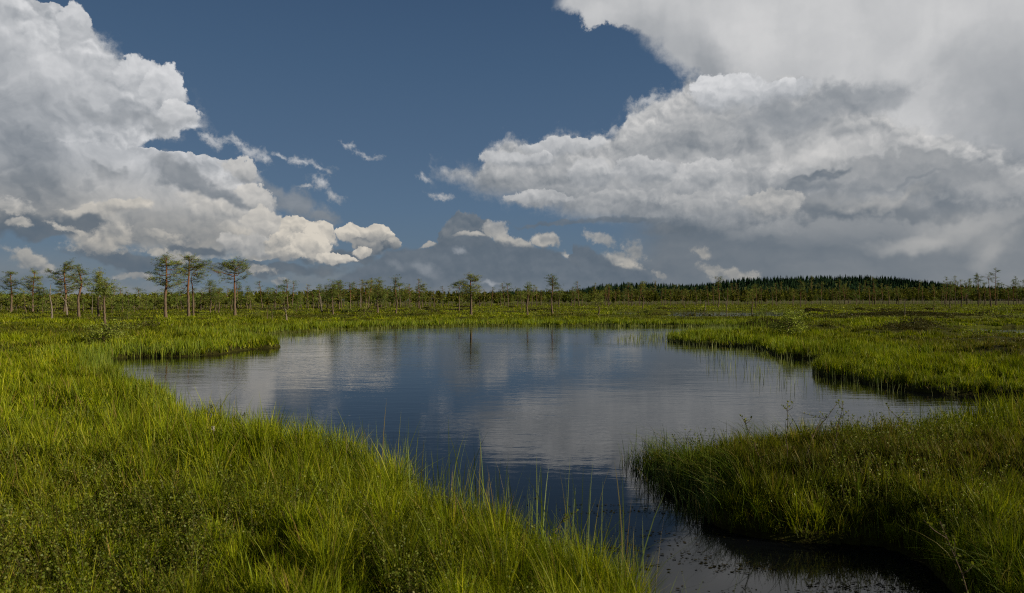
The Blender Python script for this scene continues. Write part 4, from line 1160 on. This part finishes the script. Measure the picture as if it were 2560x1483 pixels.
def sward(name, label, n, r0, r1, seed, power, hmul, wmul, segs, rate=.55, csize=.16):
    R = np.random.default_rng(seed)
    x, y = scatter(n, r0, r1, R, power)
    x, y, out_, brg, tu1, tu2 = clumped(x, y, R, rate, csize)
    sd = sdist(x, y)
    gap = vnoise(x, y, .38, 81, 2) + .5 * vnoise(x, y, 1.5, 82)
    keep = (sd > .0) & ((gap > -.42) | (R.uniform(0, 1, len(x)) < .22) | (np.hypot(x, y) > 25))
    x, y, sd, out_, brg, tu1, tu2 = (q[keep] for q in (x, y, sd, out_, brg, tu1, tu2))
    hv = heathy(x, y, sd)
    r = np.hypot(x, y)
    m = len(x)
    z = height(x, y, sd)
    tall = R.uniform(.5, 1.2, m) * (1 + .38 * vnoise(x, y, .38, 81, 2) + .3 * vnoise(x, y, 2.0, 62)) * (1 + .5 * (R.uniform(0, 1, m) < .04))
    hgt = hmul * tall * (1 - .42 * hv) * (.68 + .7 * tu1) * (1 - .45 * on_hummock(x, y))
    hgt *= .78 + .30 * np.exp(-((sd - .4) / .7) ** 2) * (1 - .7 * sm(9, 16, r))         # lush rim along the water
    right = sm(1.0, 1.6, x) * sm(11, 8, r)
    hgt *= 1 - right * (.16 + .35 * sm(.30, .0, sd) + .25 * sm(2.0, 1.3, x))
    hgt *= 1 - .6 * ((x > 8) & (x < 50) & (y > 58) & (y < 68.5)) - .55 * ((x > 18) & (x < 60) & (y > 26) & (y < 33.6))
    wid = wmul * (r * .00046 + .0012) * R.uniform(.7, 1.4, m)
    az = np.where(R.uniform(0, 1, m) < .25, 3.35 + R.normal(size=m) * .7, brg + R.normal(size=m) * .55)
    lean = np.abs(R.normal(size=m)) * .16 + .05 + .42 * out_ * R.uniform(.3, 1.2, m)
    bent = R.uniform(0, 1, m) < .05
    lean[bent] += R.uniform(.4, .9, bent.sum())
    face = R.uniform(0, 6.28, m)
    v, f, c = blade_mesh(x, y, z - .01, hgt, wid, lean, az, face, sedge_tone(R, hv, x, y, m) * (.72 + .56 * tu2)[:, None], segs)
    return tag(mesh_obj(name, v, f, M_blade, cols=c), label, 'grass', kind='stuff')

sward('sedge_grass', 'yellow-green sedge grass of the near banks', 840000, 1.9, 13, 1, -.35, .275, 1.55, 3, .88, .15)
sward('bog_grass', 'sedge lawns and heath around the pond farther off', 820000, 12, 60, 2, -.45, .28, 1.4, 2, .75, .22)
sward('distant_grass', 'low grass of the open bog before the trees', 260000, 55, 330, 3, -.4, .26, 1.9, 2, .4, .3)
# undergrowth: a short dense tangle of moss and stems that closes the gaps low down
def thatch(n, r0, r1, seed):
    R = np.random.default_rng(seed)
    x, y = scatter(n, r0, r1, R, -.4)
    sd = sdist(x, y); k = sd > -.03; x, y, sd = x[k], y[k], sd[k]; m = len(x)
    hv = heathy(x, y, sd); r = np.hypot(x, y)
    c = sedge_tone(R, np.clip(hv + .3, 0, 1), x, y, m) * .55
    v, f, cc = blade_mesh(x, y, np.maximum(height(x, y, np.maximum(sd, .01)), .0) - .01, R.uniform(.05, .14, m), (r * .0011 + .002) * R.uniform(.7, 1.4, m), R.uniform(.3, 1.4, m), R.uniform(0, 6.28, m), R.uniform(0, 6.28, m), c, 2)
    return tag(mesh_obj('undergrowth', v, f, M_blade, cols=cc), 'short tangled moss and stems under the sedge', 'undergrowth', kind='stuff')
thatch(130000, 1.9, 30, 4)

# ---- tall sedges at and in the water
def reeds(name, label, pts, seed, h0, h1, w, tone, lean=.10, segs=5):
    R = np.random.default_rng(seed)
    x, y = pts; m = len(x)
    r = np.hypot(x, y)
    hgt = R.uniform(h0, h1, m)
    c = np.array(tone)[R.integers(0, len(tone), m)] * R.uniform(.75, 1.25, (m, 1))
    sd = sdist(x, y)
    z = np.where(sd > 0, height(x, y, sd), -.03)
    v, f, cc = blade_mesh(x, y, z, hgt, w * (1 + r * .09) * R.uniform(.7, 1.3, m), np.abs(R.normal(size=m)) * lean + .02, R.uniform(0, 6.28, m), R.uniform(0, 6.28, m), c, segs, 2.2)
    return tag(mesh_obj(name, v, f, M_blade, cols=cc), label, 'sedge', kind='stuff')
def arching(n, seed):
    R = np.random.default_rng(seed)
    x = R.uniform(.9, 3.2, n); y = R.uniform(3.0, 7.2, n)
    sd = sdist(x, y)
    k = (sd > .0) & (sd < .32) & (vnoise(x, y, .45, 77, 2) > -.05); x, y, sd = x[k], y[k], sd[k]; m = len(x)
    c = np.array([(.075, .12, .012), (.09, .13, .014), (.14, .13, .04), (.05, .09, .01)])[R.integers(0, 4, m)] * R.uniform(.6, 1.2, (m, 1))
    v, f, cc = blade_mesh(x, y, height(x, y, sd), R.uniform(.22, .50, m), .0042 * R.uniform(.7, 1.3, m), R.uniform(.45, 1.25, m), 3.7 + R.normal(size=m) * .55, R.uniform(0, 6.28, m), c, 6, 2.4)
    # long blades droop at the tip
    v = v.reshape(m, -1, 3); t = (v[:, :, 2] - v[:, :1, 2]); v = v.reshape(-1, 3)
    return tag(mesh_obj('arching_sedge', v, f, M_blade, cols=cc), 'long sedge blades arching out over the water from the right bank', 'sedge', kind='stuff')
arching(9000, 61)
def near_edge(n, lo, hi, box, seed, half=46):
    R = np.random.default_rng(seed)
    x = R.uniform(box[0], box[1], n); y = R.uniform(box[2], box[3], n)
    sd = sdist(x, y)
    k = (sd > lo) & (sd < hi) & (np.abs(np.arctan2(x, y)) < math.radians(half))
    return x[k], y[k]
RT = [(.085, .125, .040), (.11, .15, .05), (.13, .165, .045), (.17, .15, .07)]
reeds('tall_sedge', 'tall single sedge stems along the near left bank', near_edge(1500, -.14, .30, (-3.5, 1.2, 2.6, 7.5), 11), 12, .30, .55, .0048, RT)
reeds('tall_sedge', 'tall sedge stems standing in the channel mouth', near_edge(300, -.42, .12, (-1.2, .65, 3.0, 5.6), 13), 14, .42, .78, .0058, RT, .15)
reeds('shore_sedge', 'sedge fringe along the left shore', near_edge(26000, -.12, .5, (-13, -1.5, 6, 20), 15), 16, .25, .45, .0035, [(.12, .17, .02), (.10, .15, .02), (.15, .18, .03)], .14, 3)
reeds('water_sedge', 'thin pale sedge standing in the water before the right peninsula', near_edge(5200, -2.3, .1, (3.0, 13.5, 11.5, 42), 17), 18, .14, .34, .0030, [(.16, .20, .09), (.13, .17, .08), (.20, .22, .11)], .12, 3)
reeds('water_sedge', 'thin pale sedge standing in the water off the far shore', near_edge(9000, -2.2, .2, (-13, 14, 27, 44.5), 19), 20, .14, .32, .0030, [(.15, .19, .06), (.12, .17, .05), (.19, .21, .09)], .10, 3)
reeds('rim_sedge', 'bright sedge rim of the far shore', near_edge(60000, 0, 1.6, (-16, 16, 17, 46), 21), 22, .22, .42, .0040, [(.13, .185, .016), (.11, .165, .014), (.16, .20, .028)], .12, 2)
reeds('right_bank_sedge', 'sedge fringe leaning over the water from the right bank', near_edge(9000, -.02, .45, (1.0, 8.5, 3.4, 16), 23), 24, .16, .40, .0036, [(.075, .12, .014), (.09, .13, .016), (.12, .13, .03)], .30, 4)

x, y = near_edge(3600, -.22, .06, (.95, 1.8, 4.9, 7.4), 63)
k = np.random.default_rng(64).uniform(0, 1, len(x)) < np.exp(-np.clip(-sdist(x, y), 0, 1) / .14)
reeds('tip_sedge', 'loose sedges standing in the water around the tip of the right bank', (x[k], y[k]), 65, .10, .34, .0032, [(.06, .10, .03), (.08, .12, .03), (.05, .09, .04), (.13, .12, .05)], .45, 4)

# ---- dwarf shrubs: wiry stems set with small rounded leaves
def shrublets(name, label, x, y, seed, h0, h1, nleaf, leaf, tone, stem=(.07, .06, .02)):
    R = np.random.default_rng(seed)
    m = len(x)
    sd = sdist(x, y); z = height(x, y, np.maximum(sd, .01))
    hgt = R.uniform(h0, h1, m)
    az = R.uniform(0, 6.28, m); lean = R.uniform(.05, .5, m)
    v1, f1, c1 = blade_mesh(x, y, z, hgt, np.full(m, .0028) * (1 + np.hypot(x, y) * .05), lean, az, R.uniform(0, 6.28, m), np.tile(np.array(stem), (m, 1)), 3)
    t = R.uniform(.35, 1.0, (m, nleaf))
    o = lean[:, None] * hgt[:, None] * t ** 1.6
    px_ = x[:, None] + np.cos(az)[:, None] * o; py_ = y[:, None] + np.sin(az)[:, None] * o
    pz_ = z[:, None] + hgt[:, None] * t * (1 - .35 * lean[:, None] * t)
    c = np.stack([px_, py_, pz_], -1).reshape(-1, 3)
    k = len(c)
    d = R.normal(size=(k, 3)); d[:, 2] = np.abs(d[:, 2]) * .7 + .2; d /= np.linalg.norm(d, axis=1)[:, None]
    e = np.cross(d, R.normal(size=(k, 3))); e /= np.linalg.norm(e, axis=1)[:, None] + 1e-9
    L = (leaf * (1 + np.hypot(c[:, 0], c[:, 1]) * .05) * R.uniform(.6, 1.3, k))[:, None]
    b = c + d * .003
    lv = np.stack([b, b + d * L * .35 + e * L * .32, b + d * L * .8 + e * L * .24, b + d * L, b + d * L * .8 - e * L * .24, b + d * L * .35 - e * L * .32], 1)
    tn = np.array(tone)[R.integers(0, len(tone), k)] * R.uniform(.7, 1.3, (k, 1))
    n1 = len(v1)
    f2 = np.arange(k * 6).reshape(-1, 6) + n1
    me_v = np.concatenate([v1, lv.reshape(-1, 3)]); cols = np.concatenate([c1, np.repeat(tn, 6, axis=0)])
    quads = np.concatenate([f2[:, [0, 1, 2, 5]], f2[:, [2, 3, 4, 5]]])
    return me_v, f1 + [quads], cols
LT = [(.080, .118, .010), (.105, .140, .012), (.15, .165, .028), (.055, .085, .009), (.09, .095, .014)]
R = np.random.default_rng(31)
x, y = scatter(38000, 2.0, 14, R, -.5)
dens = vnoise(x, y, .9, 71, 2) + .35 * vnoise(x, y, 3.5, 72)
sd = sdist(x, y)
k = (sd > .12) & (dens > .24 - .28 * sm(1.0, 2.2, x) * sm(14, 8, np.hypot(x, y)))
x, y = x[k], y[k]
v, f, c = shrublets('dwarf_shrubs', '', x, y, 32, .12, .36, 16, .0095, LT)
tag(mesh_obj('dwarf_shrubs', v, f, M_leaf, cols=c), 'dwarf shrubs with small yellow-green leaves in the near sedge', 'shrubs', kind='stuff')
x, y = scatter(11000, 13, 50, R, -.6)
sd = sdist(x, y); k = (sd > .4) & (heathy(x, y, np.maximum(sd, 0)) > .62); x, y = x[k], y[k]
v, f, c = shrublets('heath_shrubs', '', x, y, 33, .12, .30, 12, .013, [(.050, .070, .018), (.075, .085, .022), (.10, .075, .03), (.06, .05, .022)])
tag(mesh_obj('heath_shrubs', v, f, M_leaf, cols=c), 'darker brown-green heath shrubs on the hummocks', 'shrubs', kind='stuff')

# heather closing over the hummocks
R = np.random.default_rng(45)
hxs, hys = [], []
for hx_, hy_, rx_, ry_, hh_ in HUMMOCKS:
    if hh_ >= .3 and hy_ < 90:
        n_ = int(420 * rx_ * ry_)
        hxs.append(hx_ + R.normal(size=n_) * rx_ * .62); hys.append(hy_ + R.normal(size=n_) * ry_ * .62)
x = np.concatenate(hxs); y = np.concatenate(hys)
k = sdist(x, y) > .2; x, y = x[k], y[k]
v, f, c = shrublets('heather', '', x, y, 46, .08, .26, 12, .011, [(.030, .034, .010), (.045, .050, .012), (.060, .036, .016), (.022, .026, .009), (.075, .085, .018)], stem=(.05, .03, .015))
tag(mesh_obj('heather', v, f, M_leaf, cols=c), 'dark brown-green heather covering the peat hummocks', 'heather', kind='stuff')

# ---- low bushes of heath farther out
R = np.random.default_rng(41)
cxs, cys = scatter(420, 38, 150, R, -.2)
sdc = sdist(cxs, cys); kk = sdc > 2.5; cxs, cys = cxs[kk], cys[kk]
kk = vnoise(cxs * .5, cys * 1.5, 24, 34, 2) + .4 * vnoise(cxs, cys, 9, 35) > .12; cxs, cys = cxs[kk], cys[kk]
nb = 34
bx = (cxs[:, None] + R.normal(size=(len(cxs), nb)) * R.uniform(.3, 1.1, (len(cxs), 1))).ravel(); by = (cys[:, None] + R.normal(size=(len(cxs), nb)) * .35).ravel()
v, f, c = shrublets('heath_bushes', '', bx, by, 42, .16, .42, 9, .022, [(.045, .060, .014), (.070, .078, .018), (.085, .066, .024), (.045, .040, .018)])
tag(mesh_obj('heath_bushes', v, f, M_leaf, cols=c), 'low dark heath bushes dotted over the open bog before the trees', 'bushes', kind='stuff')

# ---- single leafy sprigs that stand out against the water
def sprig(px, py, z0, H, lean, seed, label, tone=LT[:3]):
    R = np.random.default_rng(seed)
    x, d = ground_at(px, py, z0)
    e = bpy.data.objects.new('leafy_sprig', None); COL.objects.link(e)
    zb = float(height(np.array([x]), np.array([d]), np.array([max(.05, float(sdist(np.array([x]), np.array([d]))[0]))]))[0])
    e.location = (x, d, zb)
    st = MeshBuf()
    p = np.array([(lean * H * t ** 1.5 + R.normal() * .006, R.normal() * .008, H * t) for t in np.linspace(0, 1, 8)])
    st.tube(p, np.linspace(.004, .0015, 8), 5)
    c_ = []
    for _ in range(5):
        i = R.integers(2, 7); q = p[i]
        tp = q + np.array([R.normal() * .06, R.normal() * .06, R.uniform(.03, .09)])
        st.tube([q, (q + tp) / 2 + R.normal(size=3) * .006, tp], [.002, .0016, .001], 4)
        c_ += [q + (tp - q) * t for t in np.linspace(.3, 1, 7)]
    c_ += [p[i] + (p[i + 1] - p[i]) * R.uniform() for i in range(2, 7) for _ in range(5)] + [p[-1]] * 5
    st.obj('stem', M_bark, e, True)
    c_ = np.array(c_); k = len(c_)
    d_ = R.normal(size=(k, 3)); d_[:, 2] = np.abs(d_[:, 2]) + .2; d_ /= np.linalg.norm(d_, axis=1)[:, None]
    s_ = np.cross(d_, R.normal(size=(k, 3))); s_ /= np.linalg.norm(s_, axis=1)[:, None]
    L = R.uniform(.010, .019, k)[:, None]
    lv = np.stack([c_, c_ + d_ * L * .35 + s_ * L * .34, c_ + d_ * L * .8 + s_ * L * .25, c_ + d_ * L, c_ + d_ * L * .8 - s_ * L * .25, c_ + d_ * L * .35 - s_ * L * .34], 1).reshape(-1, 3)
    f2 = np.arange(k * 6).reshape(-1, 6)
    tn = np.array(tone)[R.integers(0, len(tone), k)] * R.uniform(.8, 1.3, (k, 1))
    mesh_obj('leaves', lv, [np.concatenate([f2[:, [0, 1, 2, 5]], f2[:, [2, 3, 4, 5]]])], M_leaf, e, cols=np.repeat(tn, 6, axis=0))
    tag(e, label, 'sprig', 'leafy shrub sprigs rising over the water')
sprig(1905, 1165, .30, .46, -.35, 1, 'leafy sprig bending left, leftmost on the far rim of the right bank')
sprig(1965, 1160, .30, .50, .02, 2, 'upright leafy sprig with a dense tip on the right bank, second from the left')
sprig(2010, 1165, .30, .50, .55, 3, 'leafy sprig leaning right with a dark tip on the right bank')
sprig(2085, 1155, .30, .46, .18, 4, 'narrow upright leafy sprig in the middle of the right bank rim')
sprig(2290, 1125, .30, .42, -.65, 5, 'leafy sprig lying over to the left near the right end of the right bank rim')
sprig(515, 1080, .15, .34, .25, 6, 'small leafy sprig over the water at the left bank, farthest of three')
sprig(600, 1110, .15, .34, .12, 7, 'thin brown-tipped sprig at the left bank, middle of three')
sprig(742, 1160, .15, .40, -.05, 8, 'leafy sprig with pale buds at the left bank, nearest of three')
sprig(1365, 1420, .15, .34, .30, 9, 'reddish branched sprig at the tip of the left bank')
sprig(2440, 1480, .30, .55, -.30, 10, 'large blurred leafy sprig in the lower right corner')

# ---- cotton grass: two white heads far right
M_cotton, h = new_mat('cotton'); b = h.node('ShaderNodeBsdfDiffuse'); b.inputs['Color'].default_value = (.6, .58, .54, 1); finish(M_cotton, h, V(h, b.outputs[0]))
for px, py, lab in ((2109, 797, 'white cotton grass head on the right bog, left of the pair'), (2130, 798, 'white cotton grass head on the right bog, right of the pair')):
    x, d = ground_at(px, py, .15)
    e = bpy.data.objects.new('cotton_grass', None); COL.objects.link(e); e.location = (x, d, float(height(np.array([x]), np.array([d]))[0]))
    s = MeshBuf(); s.tube([(0, 0, 0), (.01, 0, .2), (.02, 0, .38)], [.004, .003, .002], 5); s.obj('stem', M_bark, e)
    s = MeshBuf(); R = np.random.default_rng(px)
    k = 160; u = R.normal(size=(k, 3)); u /= np.linalg.norm(u, axis=1)[:, None]
    s.flakes(np.array([.02, 0, .40]) + u * .03, .05, np.ones((k, 3)), R, .3)
    s.obj('head', M_cotton, e)
    tag(e, lab, 'cotton grass', 'cotton grass heads')
for px, py, lab in ((528, 1185, 'faded cotton grass head in the sedge of the left bank'),):
    x, d = ground_at(px, py, .15)
    e = bpy.data.objects.new('cotton_grass', None); COL.objects.link(e); e.location = (x, d, .1)
    s = MeshBuf(); s.tube([(0, 0, 0), (.01, 0, .2), (.02, 0, .42)], [.003, .002, .002], 5); s.obj('stem', M_bark, e)
    s = MeshBuf(); R = np.random.default_rng(9); k = 120; u = R.normal(size=(k, 3)) * np.array([.5, .5, 1])
    s.flakes(np.array([.02, 0, .43]) + u * .008, .014, np.ones((k, 3)), R, .25); s.obj('head', M_cotton, e)
    tag(e, lab, 'cotton grass', 'cotton grass heads')

# ---- rafts of drowned moss just breaking the surface of the channel
M_raft = leaf_mat('drowned_moss', .0, .0, .9, .6)
R = np.random.default_rng(91)
n = 42000
x = R.uniform(-.3, 2.8, n); y = R.uniform(2.4, 6.2, n)
sd = sdist(x, y)
pat = vnoise(x * .7 + y * .5, y * 1.9, .34, 95, 3, .6)
k = (sd < -.02) & (pat > .30 + .22 * R.normal(size=n) + .35 * sm(3.6, 5.0, y) - .10 * sm(-.5, 0, sd)) & (y < 5.6 - .3 * x)
x, y = x[k], y[k]; m = len(x)
c = np.array([(.030, .032, .016), (.045, .042, .020), (.020, .022, .014), (.06, .05, .03)])[R.integers(0, 4, m)]
ang = R.uniform(0, 6.28, (m, 1)) + np.arange(5) * 2 * math.pi / 5
rad_ = R.uniform(.002, .010, (m, 1)) * R.uniform(.4, 1.3, (m, 5))
v = np.stack([x[:, None] + rad_ * np.cos(ang) * 1.5, y[:, None] + rad_ * np.sin(ang), np.tile(R.uniform(.001, .006, (m, 1)), (1, 5)) + R.uniform(-.001, .002, (m, 5))], -1).reshape(-1, 3)
f = [np.arange(m * 5).reshape(-1, 5)]
cc = np.repeat(c, 5, axis=0)
tag(mesh_obj('moss_rafts', v, f, M_raft, cols=cc), 'dark drowned moss breaking the surface of the near channel', 'moss', kind='stuff')
